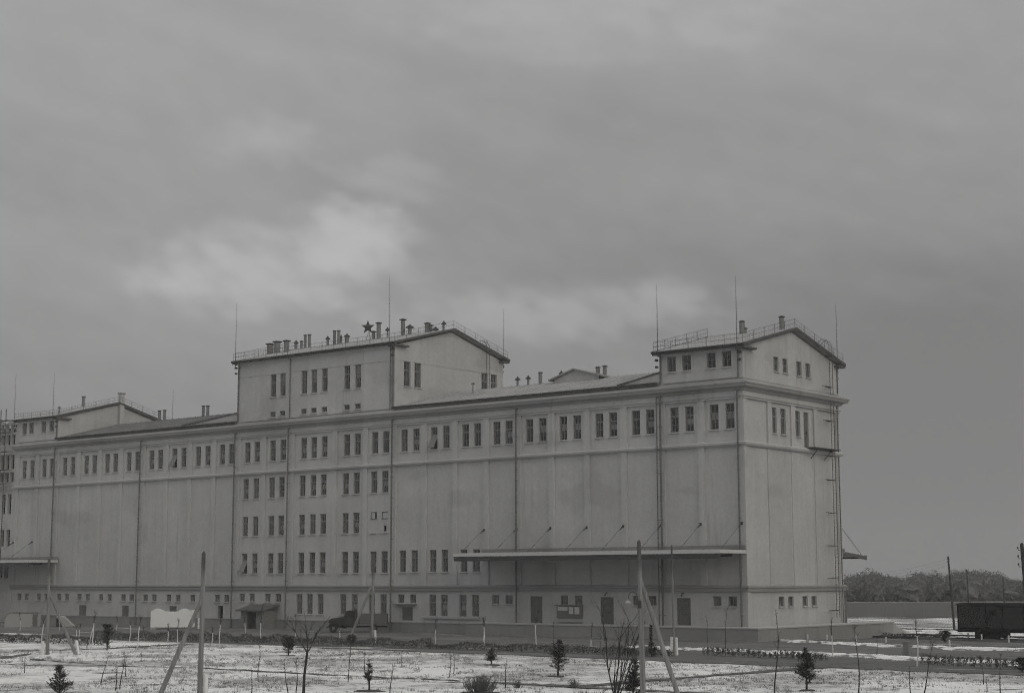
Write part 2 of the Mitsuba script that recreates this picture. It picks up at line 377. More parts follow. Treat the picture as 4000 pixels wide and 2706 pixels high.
for x in (-63.3, -61.5, -59.65, -55.8, -53.9, -51.1, -49.2, -41.5, -39.75, -36.95, -35.1):
    win.append(('F', x, 2.15, 4.56, 1.04, 'blind_low' if x in (-39.75, -36.95, -53.9, -51.1) else 'plain'))
small = [-73.7, -71.85, -68.95, -67.05, -46.4, -44.55, -32.2, -30.3, -22.7, -20.8, -13.3, -11.4, -3.65, -1.85]
for x in small: win.append(('F', x, 3.58, 4.56, 1.0, 'small'))
for x in (-78.4, -76.6, -83.2, -81.4, -88.0, -86.15, -92.8, -91.0, -97.5, -95.7, -102.4, -100.5, -107.2, -105.35, -111.9, -110.1, -116.7, -114.8, -121.4, -119.6):
    win.append(('F', x, 3.48, 4.38, 1.0, 'small'))
for x in (-68.5, -66.75, -62.9, -61.15, -59.3, -55.45, -53.6):
    win.append(('F', x, 29.15, 32.05, 1.05, 'blind_high' if x in (-66.75, -61.15, -53.6) else 'plain')); win.append(('F', x, 26.62, 27.28, 1.0, 'small'))
for x in (-8.5, -6.65, -3.7, -1.87, -121.5, -119.8, -116.8, -114.9): win.append(('F', x, 27.45, 29.05, 1.08, 'four'))
for y in (6.75, 8.65, 11.6, 13.55): win.append(('S', y, 27.48, 29.0, 1.05, 'four'))
for y in (6.35, 8.25, 11.3): win.append(('S', y, 21.05, 23.74, 1.08, 'plain'))
for y in (7.0, 8.9, 11.9, 13.8): win.append(('S', y, 3.48, 4.48, 1.1, 'small'))
for y in (2.2, 4.08, 16.65, 18.5): win.append(('T', y, 29.12, 32.13, 1.18, 'plain'))
doors = [('F', -45.4, 1.62, 3.1, 1.7), ('F', -26.5, 1.62, 4.45, 1.65), ('F', -17.1, 1.62, 4.41, 1.68), ('F', -7.6, 1.66, 4.36, 1.68), ('F', -106.4, 1.3, 2.85, 1.7), ('F', -97.0, 1.3, 2.87, 1.5),
         ('F', -87.1, 1.3, 2.88, 1.5), ('F', -77.75, .42, 3.0, 1.05), ('F', -69.6, .5, 2.45, 1.2), ('S', 13.13, 19.98, 23.74, 1.05)]

WF = .19          # the wall face lies this far behind the pilasters


def wall_mesh(outer, holes, thick):
    cs = m3.CrossSection([outer])
    for (a, b, c, d) in holes: cs = cs - m3.CrossSection([[(a, c), (b, c), (b, d), (a, d)]])
    m = m3.Manifold.extrude(cs, thick).to_mesh()
    return np.array(m.vert_properties[:, :3]), np.array(m.tri_verts)


def holes_of(pl, zlo=-9, zhi=99):
    return [(c - w / 2, c + w / 2, a, b) for q, c, a, b, w, *_ in win + doors if q == pl and zlo < a < zhi]


# front: one wall up to the eaves of the wings, and the fronts of the three raised houses on it
v, f = wall_mesh([(W_END, -.5), (-.12, -.5), (-.12, 26.3), (W_END, 26.3)], holes_of('F', zhi=26.2), .5)
put('wall', MB().add(np.stack([v[:, 0], WF + v[:, 2], v[:, 1]], 1), f[:, ::-1]), WH, mat='plaster')
for x0, x1, z1 in ((-75.1, -47.5, 33.95), (-9.95, -.0, 29.4), (W_END, -113.3, 29.4)):
    v, f = wall_mesh([(x0, 26.3), (x1, 26.3), (x1, z1), (x0, z1)], [h for h in holes_of('F', zlo=26.4) if x0 < h[0] < x1], .5)
    put('wall', MB().add(np.stack([v[:, 0], .02 + v[:, 2], v[:, 1]], 1), f[:, ::-1]), WH, mat='plaster')
# right end wall with its gable
v, f = wall_mesh([(WF, -.5), (DEP - .02, -.5), (DEP - .02, 26.2), (WF, 26.2)], holes_of('S', zhi=26), .5)
put('wall', MB().add(np.stack([-WF - .5 + v[:, 2], v[:, 0], v[:, 1]], 1), f), WH, mat='plaster')


def gable(xf, z0, ze, za, holes, y0=.03):
    v, f = wall_mesh([(y0, z0), (DEP - .02, z0), (DEP - .02, ze), (DEP / 2, za), (y0, ze)], holes, .5)
    return MB().add(np.stack([xf - .5 + v[:, 2], v[:, 0], v[:, 1]], 1), f)


put('wall', gable(-.02, 26.2, 29.4, 32.0, holes_of('S', zlo=26.3)), WH, mat='plaster')
put('wall', gable(-9.5, 24.5, 29.4, 32.0, []), WH, mat='plaster')
put('wall', gable(-47.52, 24.0, 33.9, 36.6, holes_of('T')), WH, mat='plaster')
put('wall', gable(-74.6, 24.0, 33.9, 36.6, []), WH, mat='plaster')
put('wall', gable(-113.32, 24.0, 29.4, 32.0, []), WH, mat='plaster')
put('wall', gable(W_END + .5, 24.0, 29.4, 32.0, []), WH, mat='plaster')
mb = MB().box(W_END, -.12, DEP - .5, DEP, -.5, 26.3).box(-75.1, -47.5, DEP - .5, DEP - .02, 26.3, 33.9).box(-9.95, -.02, DEP - .5, DEP - .02, 26.3, 29.4).box(W_END, -113.3, DEP - .5, DEP - .02, 26.3, 29.4)
put('wall', mb, WH, mat='plaster')
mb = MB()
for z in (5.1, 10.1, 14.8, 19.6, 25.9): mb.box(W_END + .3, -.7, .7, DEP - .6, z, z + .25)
mb.box(-74.5, -48.1, .6, DEP - .6, 33.4, 33.6).box(-9.4, -.6, .6, DEP - .6, 29.2, 29.35).box(W_END + .3, W_END + .5, .7, DEP - .6, 0, 26).box(W_END + .5, -6, 7.0, 7.2, 0, 26)  # slabs and inner partition added in dark to limit light behind the windows
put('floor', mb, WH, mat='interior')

# pilasters, frieze, string courses, cornice
PIL = [-5.07, -9.86, -14.65, -19.45, -24.2, -28.85, -33.46, -38.1, -42.8, -47.55, -52.26, -57.4, -64.85, -70.0, -74.8, -79.5, -84.3, -89.07, -93.9, -98.7, -103.4, -108.24, -113.2, -118.0, -122.85]
for x in PIL:
    mb = MB().box(x - .42, x + .42, 0, WF + .05, 19.85, 24.24)
    tw = -75.5 < x < -47
    mb.box(x - (.3 if tw else .36), x + (.3 if tw else .36), .03 if tw else 0, WF + .05, 5.6, 19.45)
    put('pilaster', mb, WH, mat='plaster_trim')
put('corner_pilaster', MB().box(-.62, -.0, 0, .6, 5.6, 19.45).box(-.62, -.0, 0, .6, 19.85, 24.24), WH, mat='plaster_trim')
for y in (5.2, 10.05, 15.0, 19.9):
    put('pilaster', MB().box(-WF - .05, 0, y - .43, y + .43, 19.85, 24.24).box(-WF - .05, -.12, y - .4, y + .4, 5.6, 19.45), WH, mat='plaster_trim')
put('frieze', MB().box(W_END, 0, -.02, WF + .06, 24.24, 25.0).box(-WF - .06, 0, WF + .06, DEP, 24.24, 25.0), WH, mat='plaster_trim')
put('base_wall', MB().box(-.6, -.0, 0, .6, .3, 5.0), WH, mat='plaster')


def moulding(prof, x_end=W_END):
    """a closed profile [(out, z)] run along the front, round the right end and along the back"""
    m = len(prof); rows = []
    for c in range(4):
        rows.append([[(x_end, -o, z), (o, -o, z), (o, DEP + o, z), (x_end, DEP + o, z)][c] for o, z in prof])
    v = np.array(rows).reshape(-1, 3); mb = MB()
    q = [(c * m + k, (c + 1) * m + k, (c + 1) * m + (k + 1) % m, c * m + (k + 1) % m) for c in range(3) for k in range(m)]
    mb.add(v, q)
    for c, s in ((0, 1), (3, -1)): mb.add(v[c * m:(c + 1) * m], np.array([(0, k, k + 1) for k in range(1, m - 1)])[:, ::s])
    return mb


put('lower_string_course', moulding([(-.14, 5.0), (.08, 5.0), (.10, 5.30), (.22, 5.38), (.22, 5.55), (.05, 5.64), (-.14, 5.64)]), WH, mat='cornice_render')
put('upper_string_course', moulding([(-.14, 19.44), (.10, 19.44), (.28, 19.60), (.30, 19.80), (.06, 19.90), (-.14, 19.90)]), WH, mat='plaster_trim')
put('frieze_moulding', moulding([(-.05, 24.34), (.02, 24.34), (.17, 24.42), (.17, 24.50), (-.05, 24.54)]), WH, mat='plaster_trim')
put('panel_lip', MB().box(W_END, .0, -.09, .02, 24.20, 24.27).box(-.02, .09, -.09, DEP, 24.20, 24.27), WH, mat='plaster_trim')
put('cornice', moulding([(-.05, 24.95), (.20, 24.97), (.28, 25.18), (.46, 25.24), (.72, 25.30), (.78, 25.42), (.78, 25.52), (.87, 25.60), (.87, 25.72), (.0, 26.16), (-.1, 26.16)]), WH, mat='cornice_render')
put('plinth', MB().box(W_END, -34.2, -.22, WF + .05, -.4, 1.3).box(W_END, -34.2, -.30, WF, 1.3, 1.42).box(-.15, .25, .2, DEP + .2, -.4, 1.4), WH, mat='plinth_render')
mb = MB().box(-75.1, -47.46, -.05, .05, 32.06, 32.16).box(-47.55, -47.46, .05, DEP, 32.10, 32.20)
put('string_moulding', mb, WH, mat='plaster_trim')
put('window_surround', MB().box(-42.9, -34.4, -.06, WF + .05, 1.86, 2.06), WH, label='pale sill band under the tall ground floor windows', mat='white_paint' if False else 'concrete')

# windows
cache = {}


def window_parts(w, h, kind):
    k = (round(w, 2), round(h, 2), kind)
    if k in cache: return cache[k]
    fr, out = MB(), {}
    y0, y1 = .17, .25
    a = w / 2
    fr.box(-a, -a + .07, y0, y1, 0, h).box(a - .07, a, y0, y1, 0, h).box(-a + .07, a - .07, y0, y1, 0, .07).box(-a + .07, a - .07, y0, y1, h - .07, h)
    tr = h * .64 if h > 1.9 else None
    if tr:
        fr.box(-a + .07, a - .07, y0 - .03, y1, tr - .06, tr + .06)
        fr.box(-.025, .025, y0 + .02, y1 - .01, tr + .06, h - .07)
        if kind != 'open':
            fr.box(-.025, .025, y0 + .02, y1 - .01, .07, tr - .06); fr.box(-a + .07, -.025, y0 + .025, y1 - .015, tr * .46, tr * .46 + .035).box(.025, a - .07, y0 + .025, y1 - .015, tr * .46, tr * .46 + .035)
    else:
        fr.box(-.025, .025, y0 + .02, y1 - .01, .07, h - .07)
        if h > 1.3: fr.box(-a + .07, -.025, y0 + .025, y1 - .015, h * .5, h * .5 + .04).box(.025, a - .07, y0 + .025, y1 - .015, h * .5, h * .5 + .04)
    out['frame'] = ply_of(fr.mesh, 'frame_paint')
    zb = tr if kind == 'open' else .05
    yg = y0 + .045
    out['pane'] = ply_of(MB().add([(-a + .05, yg, zb), (a - .05, yg, zb), (a - .05, yg, h - .05), (-a + .05, yg, h - .05)], [(0, 1, 2, 3)]).mesh, 'glass')
    out['sill'] = ply_of(MB().box(-a - .10, a + .10, -.20, .20 if False else .12, -.10, -.005).mesh, 'plaster_trim')
    if kind == 'open':
        s = MB().box(-a + .07, -a + .12, 0, .04, -tr + .1, 0).box(a - .12, a - .07, 0, .04, -tr + .1, 0).box(-a + .12, a - .12, 0, .04, -tr + .1, -tr + .16).box(-a + .12, a - .12, 0, .04, -.05, 0).box(-.02, .02, .005, .035, -tr + .16, -.05)
        s.box(-a + .12, a - .12, .012, .028, -tr + .16, -.05)
        c_, s_ = math.cos(math.radians(27)), math.sin(math.radians(27))
        s.move(np.array([[1, 0, 0], [0, c_, s_], [0, -s_, c_]]), (0, y0 - .03, tr - .06))
        out['open_sash'] = ply_of(s.mesh, 'blind')
    if kind == 'curtains':
        out['curtain'] = ply_of(MB().box(-a + .04, -a * .45, .34, .37, .06, h - .08).box(a * .52, a - .04, .34, .37, .06, h - .08).mesh, 'curtain')
    if kind == 'curtain_left': out['curtain'] = ply_of(MB().box(-a + .04, -.03, .34, .37, .06, h * .98).mesh, 'curtain')
    if kind == 'paper_pane': out['blind'] = ply_of(MB().box(.03, a - .05, .262, .268, h * .66 + .03, h - .08).mesh, 'curtain')
    bl = {'blind_band': (.40, .66), 'blind_low': (.30, .52), 'blind_high': (.45, .97)}.get(kind)
    if bl: out['blind'] = ply_of(MB().box(-a + .03, a - .03, .32, .335, h * bl[0], h * bl[1]).mesh, 'blind')
    cache[k] = out; return out


def place(pl, c, z):
    if pl == 'F': return ST().translate([c, (WF if z < 26.2 else .02), z])
    x = -WF if (pl == 'S' and z < 26) else -.02 if pl == 'S' else -47.52
    return ST().translate([x, c, z]).rotate([0, 0, 1], 90)


vr = np.random.default_rng(17)
for pl, c, z0, z1, w, kind in win:
    if kind == 'plain' and z1 - z0 > 2: kind = vr.choice(['plain', 'plain', 'curtains', 'curtain_left', 'paper_pane', 'blind_low'], p=[.25, .2, .17, .15, .13, .10])
    if kind == 'boarded':
        T_ = place(pl, c, z0); h = z1 - z0
        a_, u = w / 2, h * .66
        low = MB().box(-a_, a_, .02, .12, 0, u - .05) if c < -50 else MB().box(-a_, a_, .02, .12, 0, h * .06).box(-a_, -.16, .02, .12, h * .06, h * .33).box(.26, a_, .02, .12, h * .06, h * .33).box(-a_, a_, .02, .12, h * .33, u - .05)
        k = put('boarded_window', low, WH, mat='plaster', to=T_)
        put('board', MB().box(-a_ + .08, (.12 if c < -50 else a_ - .02), .10, .14, u + .06, h - .09), k, mat='plaster_trim', to=T_)
        put('frame', MB().box(-a_, a_, -.05, .16, u - .05, u + .05).box(-a_, -a_ + .07, .06, .16, u + .05, h).box(-a_ + .07, a_, .06, .16, h - .08, h), k, mat='pipe_metal', to=T_)
        put('sill', ply_of(MB().box(-w / 2 - .1, w / 2 + .1, -.22, .12, -.1, -.005).mesh, 'plaster_trim'), k, to=T_)
        continue
    P_ = window_parts(w, z1 - z0, kind); T_ = place(pl, c, z0)
    k = put('window', P_['frame'], WH, to=T_)
    for n in ('pane', 'sill', 'blind', 'curtain', 'open_sash'):
        if n in P_: put(n, P_[n], k, to=T_)
for pl, c, z0, z1, w in doors:
    T_ = place(pl, c, z0); h = z1 - z0
    if (pl, c) == ('F', -77.75) or (pl, c) == ('F', -69.6):
        k = put('doorway', MB().box(-w / 2, -w / 2 + .08, .15, .25, 0, h).box(w / 2 - .08, w / 2, .15, .25, 0, h).box(-w / 2 + .08, w / 2 - .08, .15, .25, h - .08, h), WH, mat='door_paint', to=T_); continue
    mb = MB(); n = max(3, round(w / .28))
    for i in range(n): mb.box(-w / 2 + i * w / n + .008, -w / 2 + (i + 1) * w / n - .008, .10 if pl == 'F' else .16, .16 if pl == 'F' else .22, .02, h - .02)
    mb.box(-w / 2, w / 2, .16 if pl == 'F' else .22, .24, 0, h)
    k = put('door', mb, WH, mat='door_paint', to=T_)
    put('handle', MB().box(.18, .22, .03, .10 if pl == 'F' else .16, h * .38, h * .46), k, mat='dark_metal', to=T_)
for x in (-7.6, -17.1): put('wall_lamp', MB().box(x - .05, x + .05, -.02, .2, 4.76, 4.9).lathe((x, -.12, 4.55), [(.0, .2), (.11, .12), (.08, 0), (0, 0)], 8), WH, mat='dark_metal')


# roofs
def roof(x0, x1, ze, za, over=.8, gab0=.0, gab1=.0, t=.20):
    r = DEP / 2; k = (za - ze) / (r + over); a, b = x0 - gab0, x1 + gab1
    pr = [(-over, ze), (r, za), (DEP + over, ze), (DEP + over, ze - t), (DEP + over - .25, ze - t), (r, za - t), (-over + .25, ze - t), (-over, ze - t)]
    return MB().prism(pr, a, b, 'x')


def verge(x, ze, za, over=.8, w=.16):
    r = DEP / 2; mb = MB()
    for s in (0, 1):
        A, B = ((-over, ze), (r, za)) if s == 0 else ((DEP + over, ze), (r, za))
        q = lambda xx: [(xx, A[0], A[1] - .24), (xx, B[0], B[1] - .24), (xx, B[0], B[1] + .04), (xx, A[0], A[1] + .04)]
        mb.hexa(q(x), q(x + w))
    return mb


R_ = {}
for nm, x0, x1, ze, za, g0, g1 in (('tower', -75.1, -47.5, 34.2, 37.0, .5, .5), ('right', -9.95, 0, 29.62, 32.42, .5, .5), ('left', W_END, -113.3, 29.62, 32.42, .0, .45)):
    R_[nm] = rk = put('roof', roof(x0, x1, ze, za, .66, g0, g1), WH, mat='roof_sheet')
    put('verge_board', verge(x1 + g1 - .003, ze, za, .66), rk, mat='dark_roof')
    if g0: put('verge_board', verge(x0 - g0 - .157, ze, za, .66), rk, mat='dark_roof')
    put('gutter', MB().tube([(x0 - g0, -.78, ze - .12), (x1 + g1 + .15, -.78, ze - .12)], .12, 8), rk, mat='dark_metal')
    put('soffit', MB().box(x0 - g0 + .02, x1 + g1 - .02, -.62, .0, ze - .36, ze - .22), rk, mat='plaster_trim')
    put('soffit', MB().box(x0 - g0 + .02, x1 + g1 - .02, DEP, DEP + .62, ze - .36, ze - .22), rk, mat='plaster_trim')
    put('fascia', MB().box(x0 - g0 + .02, x1 + g1 - .02, -.66, -.60, ze - .42, ze - .04), rk, mat='dark_roof')
    # the eaves return a short way round the gable corners
    put('eaves_return', MB().box(x1 + .01, x1 + g1 + .1, -.64, 1.9, ze - .46, ze - .26), rk, mat='dark_roof')
    put('eaves_return', MB().box(x1 + .01, x1 + g1 + .1, DEP - .9, DEP + .62, ze - .46, ze - .26), rk, mat='dark_roof')
    for yb in (0, DEP):
        for xb in (x1, x0): put('eaves_bracket', MB().box(xb - .38, xb - .14, -.34 if yb == 0 else DEP, 0 if yb == 0 else DEP + .34, ze - .95, ze - .72).box(xb - .38, xb - .14, -.30 if yb == 0 else DEP, 0 if yb == 0 else DEP + .3, ze - 1.65, ze - 1.45), WH, mat='dark_metal')
for x0, x1, name in ((-47.5, -9.95, 'right'), (-113.3, -75.1, 'left')):
    pr = [(-.35, 26.42), (DEP / 2, 29.12), (DEP + .35, 26.42), (DEP + .35, 26.18), (DEP / 2, 28.88), (-.35, 26.18)]
    rk = put('roof', MB().prism(pr, x0 + .02, x1 - .02, 'x'), WH, mat='roof_sheet' if name == 'right' else 'old_roof')
    put('gutter', MB().tube([(x0 + .05, -.48, 26.34), (x1 - .05, -.48, 26.34)], .12, 8), rk, mat='dark_metal')
    mb = MB()
    for i in range(1, int((x1 - x0) / 1.2)):
        xx = x0 + i * 1.2
        mb.hexa([(xx, -.35, 26.42), (xx + .05, -.35, 26.42), (xx + .05, -.35, 26.46), (xx, -.35, 26.46)][::-1], [(xx, DEP / 2, 29.12), (xx + .05, DEP / 2, 29.12), (xx + .05, DEP / 2, 29.16), (xx, DEP / 2, 29.16)][::-1])
    put('standing_seams', mb, rk, mat='roof_sheet' if name == 'right' else 'old_roof', kind='stuff')
# valley crickets where the wing roofs meet the raised houses
for xa, xb, zt, yb in ((-15.3, -9.96, 27.42, 3.8), (-86.0, -75.12, 27.45, 3.9)):
    z0 = 26.40
    k = put('cricket', MB().add([(xa, -.02, z0 + .03), (xb, -.02, z0), (xb, -.02, zt), (xb, yb, zt), (xb, yb, z0)], [(0, 1, 2), (0, 2, 3), (0, 3, 4), (0, 4, 1)]), WH, mat='plaster')
    q = lambda y, d: [(xa, y, z0 + .06), (xb, y, zt), (xb, y, zt + d), (xa, y, z0 + .06 + d)]
    put('capping', MB().hexa(q(-.14, .16), q(.10, .16)), k, mat='dark_roof')
# roof lantern with its own small gable
k = put('lantern', MB().prism([(-30.6, 28.6), (-24.2, 28.6), (-24.2, 29.18), (-27.6, 30.10), (-30.6, 29.18)], 9.0, 13.5), WH, mat='plaster_trim')
q = lambda y: None
mb = MB()
for A, B in (((-31.2, 29.06), (-27.6, 30.14)), ((-23.4, 29.0), (-27.6, 30.14))):
    a = [(A[0], 8.6, A[1]), (B[0], 8.6, B[1]), (B[0], 8.6, B[1] + .16), (A[0], 8.6, A[1] + .16)]; b = [(x, 14, z) for x, _, z in a]
    mb.hexa(a, b)
put('lantern_roof', mb, k, mat='roof_sheet')

# vents and chimney pipes: kind, x, y, base z, height, radius, cap radius
VENTS = [('disc', -77.71, 7.85, 36.2, 1.53, .44, .66), ('disc', -75.06, 6.66, 35.9, 1.76, .44, .68), ('disc', -71.97, 5.45, 35.6, 1.76, .37, .58), ('cone', -74.84, 9.89, 36.7, 1.42, .20, .35), ('disc', -73.74, 9.82, 36.7, 1.24, .19, .28),
         ('pipe', -73.21, 10.0, 36.82, 1.86, .20, .26), ('pipe', -72.41, 10.0, 36.81, 1.86, .20, .26), ('cone', -68.06, 9.11, 36.5, 1.46, .18, .34), ('pipe', -67.03, 9.32, 36.53, 2.04, .20, .25), ('pipe', -66.06, 9.13, 36.48, 2.0, .21, .26),
         ('cone', -66.58, 10.1, 36.72, 1.37, .12, .22), ('cone', -65.42, 10.0, 36.88, 1.24, .28, .44), ('disc', -60.62, 10.0, 36.9, 1.1, .24, .42), ('disc', -59.71, 10.0, 36.9, 2.15, .29, .46), ('cone', -58.14, 10.0, 36.9, 1.34, .12, .34),
         ('disc', -55.48, 10.0, 36.9, 2.16, .27, .50), ('cone', -54.29, 10.0, 36.9, 1.32, .25, .59), ('disc', -51.31, 10.0, 36.9, 1.26, .34, .48), ('disc', -50.68, 10.0, 36.89, .95, .18, .35), ('cone', -49.98, 10.0, 36.9, .62, .25, .47), ('cone', -48.58, 10.0, 36.9, 1.2, .14, .35),
         ('disc', -5.89, 10.0, 32.3, 1.5, .31, .36), ('disc', -5.71, 10.21, 32.15, .90, .24, .36), ('disc', -1.05, 10.0, 32.3, 1.5, .27, .36),
         ('cone', -36.85, 10.0, 29.05, 1.14, .14, .37), ('cone', -35.24, 10.0, 29.05, 1.15, .14, .36), ('pipe', -33.41, 10.0, 29.05, 1.35, .22, .29), ('cone', -30.40, 10.12, 29.05, 1.35, .15, .31), ('disc', -25.06, 10.0, 29.05, 1.35, .24, .36), ('disc', -24.08, 10.0, 29.05, 1.4, .23, .36), ('disc', -41.0, 6.67, 28.1, 1.34, .07, .25),
         ('pipe', -103.14, 10.0, 29.1, 1.4, .21, .29), ('pipe', -102.01, 10.0, 29.1, 1.4, .21, .29), ('pipe', -93.55, 10.0, 29.1, 1.44, .21, .28), ('pipe', -92.61, 10.0, 29.1, 1.4, .22, .29), ('pipe', -121.18, 10.0, 32.3, 1.55, .24, .33), ('disc', -114.6, 1.0, 30.0, 1.1, .13, .30)]
names = {'disc': 'vent_pipe', 'cone': 'vent_cowl', 'pipe': 'chimney_pipe'}
for kind, x, y, z, h, r, c in VENTS:
    k = put(names[kind], MB().lathe((x, y, z - .35), [(r * 1.02, 0), (r, h * .2), (r, h + .35 - (.22 if kind != 'pipe' else 0)), (0, h + .35 - (.22 if kind != 'pipe' else 0))], 12), WH, mat='vent_metal', smooth=40)
    if kind == 'disc': cap = MB().lathe((x, y, z + h - .14), [(0, .02), (c, 0), (c, .05), (c * .35, .15), (0, .17)], 12); cap.bar((x + r * .7, y, z + h - .3), (x + r * .7, y, z + h - .1), .02, 4).bar((x - r * .7, y, z + h - .3), (x - r * .7, y, z + h - .1), .02, 4)
    elif kind == 'cone': cap = MB().lathe((x, y, z + h - .42), [(0, .04), (c, 0), (c, .06), (c * .45, .24), (.03, .44), (0, .44)], 12).bar((x, y, z + h - .65), (x, y, z + h - .3), r * .7, 6)
    else: cap = MB().lathe((x, y, z + h - .10), [(r, 0), (c, .02), (c, .12), (r * .7, .12), (r * .7, .0)], 12)
    put('cap', cap, k, mat='cap_metal', smooth=40)
k = put('chimney', MB().box(-113.3, -112.75, 10.4, 11.15, 26.5, 33.7), WH, mat='plaster', label='square chimney shaft running up the middle of the left gable')
put('cap', MB().box(-113.38, -112.67, 10.32, 11.23, 33.7, 33.82), k, mat='cap_metal')


def gxy(p, q, n): return [tuple(np.array(p) + (np.array(q) - np.array(p)) * t) for t in np.linspace(0, 1, n)]


# roof railings
def railing(pts, n, h=.95, base=None):
    for a, b in zip(pts[:-1], pts[1:]):
        k = base; mb = MB(); L = np.linalg.norm(np.array(b) - np.array(a)); m = max(2, int(L / 1.9) + 1)
        for c in gxy(a, b, m): mb.bar(c, (c[0], c[1], c[2] + h), .028, 4)
        for u in (.5, 1.): mb.bar((a[0], a[1], a[2] + h * u), (b[0], b[1], b[2] + h * u), .018, 4)
        for c in gxy(a, b, m * 4): mb.bar(c, (c[0], c[1], c[2] + h), .009, 3)
        put('roof_railing', mb, WH, mat='iron')


for x0, x1, ze, za in ((-75.5, -47.1, 34.2, 37.0), (-10.35, .4, 29.62, 32.42)):
    railing([(x0, -.55, ze + .05), (x1, -.55, ze + .05)], 0)
    railing([(x1, -.55, ze + .05), (x1, DEP / 2, za), (x1, DEP + .5, ze + .05)], 0)
    railing([(x0, -.55, ze + .05), (x0, DEP / 2, za)], 0)
railing([(W_END, -.55, 29.66), (-112.6, -.55, 29.66)], 0, .8); railing([(-112.6, -.55, 29.66), (-112.6, DEP / 2, 32.42), (-112.6, DEP + .5, 29.66)], 0, .8)

# lightning rods
for x, y, z0, z1 in ((-.1, -.85, 29.0, 36.4), (-9.6, -.85, 29.0, 36.7), (-47.65, -.85, 33.5, 42.0), (-74.75, -.85, 33.4, 41.8), (-113.5, -.85, 29.0, 35.9), (-122.9, -.85, 29.0, 36.4), (-.4, DEP + .7, 29.0, 36.6), (-48.0, DEP + .7, 33.2, 41.0), (-113.7, DEP + .7, 29, 35.5)):
    put('lightning_rod', MB().tube([(x, y, z0), (x, y, z0 + 2.5), (x, y, z1)], [.045, .035, .012], 6).box(x - .09, x + .09, y + .0, y + .2, z0 + .2, z0 + .3), WH, mat='iron')

# rain pipes
for x, z0, z1, y, r in ((-.54, 1.6, 24.9, -.36, .085), (-9.75, 1.6, 24.9, -.36, .11), (-10.2, 1.6, 24.9, -.36, .06), (-28.85, 1.6, 24.9, -.36, .10), (-47.55, .3, 24.9, -.36, .10), (-65.2, .3, 24.9, -.36, .085), (-75.1, .3, 24.9, -.36, .10), (-94.1, .3, 24.9, -.36, .09), (-113.4, .3, 24.9, -.36, .10),
                    (-.5, 26.2, 29.2, -.12, .07), (-9.8, 26.3, 29.2, -.12, .09), (-47.75, 26.2, 33.8, -.12, .10), (-48.15, 26.2, 33.8, -.12, .05), (-65.3, 26.3, 33.8, -.12, .06), (-74.9, 26.3, 33.8, -.12, .09), (-113.5, 26.3, 29.2, -.12, .08)):
    mb = MB().tube([(x, y, z0), (x, y, z1)], r, 8)
    for z in np.arange(z0 + 1, z1, 2.4): mb.tube([(x, y, z), (x, y, z + .08)], r * 1.35, 8).box(x - .02, x + .02, y, .16, z, z + .05)
    if z1 < 25: mb.tube([(x, y, z1 - .25), (x, y + .1, z1 + .05), (x, .02, z1 + .1)], r, 8)
    k = put('rain_pipe', mb, WH, mat='pipe_metal', smooth=40)
    if z1 > 25: put('hopper', MB().lathe((x, y - .3, z1), [(.08, -.1), (.2, .2), (.22, .45), (.15, .45)], 8), k, mat='dark_metal')
put('rain_pipe', MB().tube([(.12, 19.65, 1.6), (.12, 19.65, 24.9)], .06, 6), WH, mat='pipe_metal')
put('rain_pipe', MB().tube([(.06, 20.0, 26.3), (.06, 20.0, 29.2)], .06, 6), WH, mat='pipe_metal')


# canopies hung on tie rods
def canopy(x0, x1, hooks, y_out=-4.9, flip=False):
    """deck slopes from the wall (z 9.1) to its lip (z 8.75)"""
    a = [(x0, -.02, 8.95), (x0, y_out, 8.62), (x0, y_out, 8.76), (x0, -.02, 9.14)]; b = [(x1, y, z) for _, y, z in a]
    k = put('canopy', MB().hexa(a, b), WH, mat='dark_roof')  # deck coloured dark to deepen the shade on the wall below
    put('upstand', MB().box(x0, x1, -.10, .0, 9.14, 9.58), k, mat='plinth_render')
    put('fascia', MB().box(x0, x1, y_out - .06, y_out, 8.72, 9.10).box(x1, x1 + .05, y_out, 0, 8.74, 9.08), k, mat='canopy_lip')
    put('added_shade_beam', MB().box(x0 + .1, x1 - .1, y_out - .02, y_out + .30, 8.22, 8.60).box(x0 + .1, x1 - .1, y_out / 2 - .1, y_out / 2 + .1, 8.4, 8.68), k, mat='dark_metal', kind='stuff')  # added dark strip below the lip, painted in for the shade there
    mb = MB()
    for x in np.arange(x0 + .6, x1, 2.4): mb.hexa([(x, -.02, 8.73), (x, y_out + .1, 8.42), (x, y_out + .1, 8.62), (x, -.02, 8.94)], [(x + .16, -.02, 8.73), (x + .16, y_out + .1, 8.42), (x + .16, y_out + .1, 8.62), (x + .16, -.02, 8.94)])
    put('beams', mb, k, mat='dark_roof', kind='stuff')
    for x in hooks:
        h = 11.75
        t = put('tie_rod', MB().bar((x, -.1, h), (x, y_out + .5, 8.85), .019, 5).bar((x, -.1 + (y_out + .6) * .62, h - 2.9 * .62), (x, -.1 + (y_out + .6) * .72, h - 2.9 * .72), .035, 6), k, mat='iron')
        put('anchor_plate', MB().box(x - .12, x + .12, -.04, .02, h - .18, h + .12).bar((x, -.02, h + .02), (x, -.55, h - .36), .06, 6), t, mat='dark_metal')


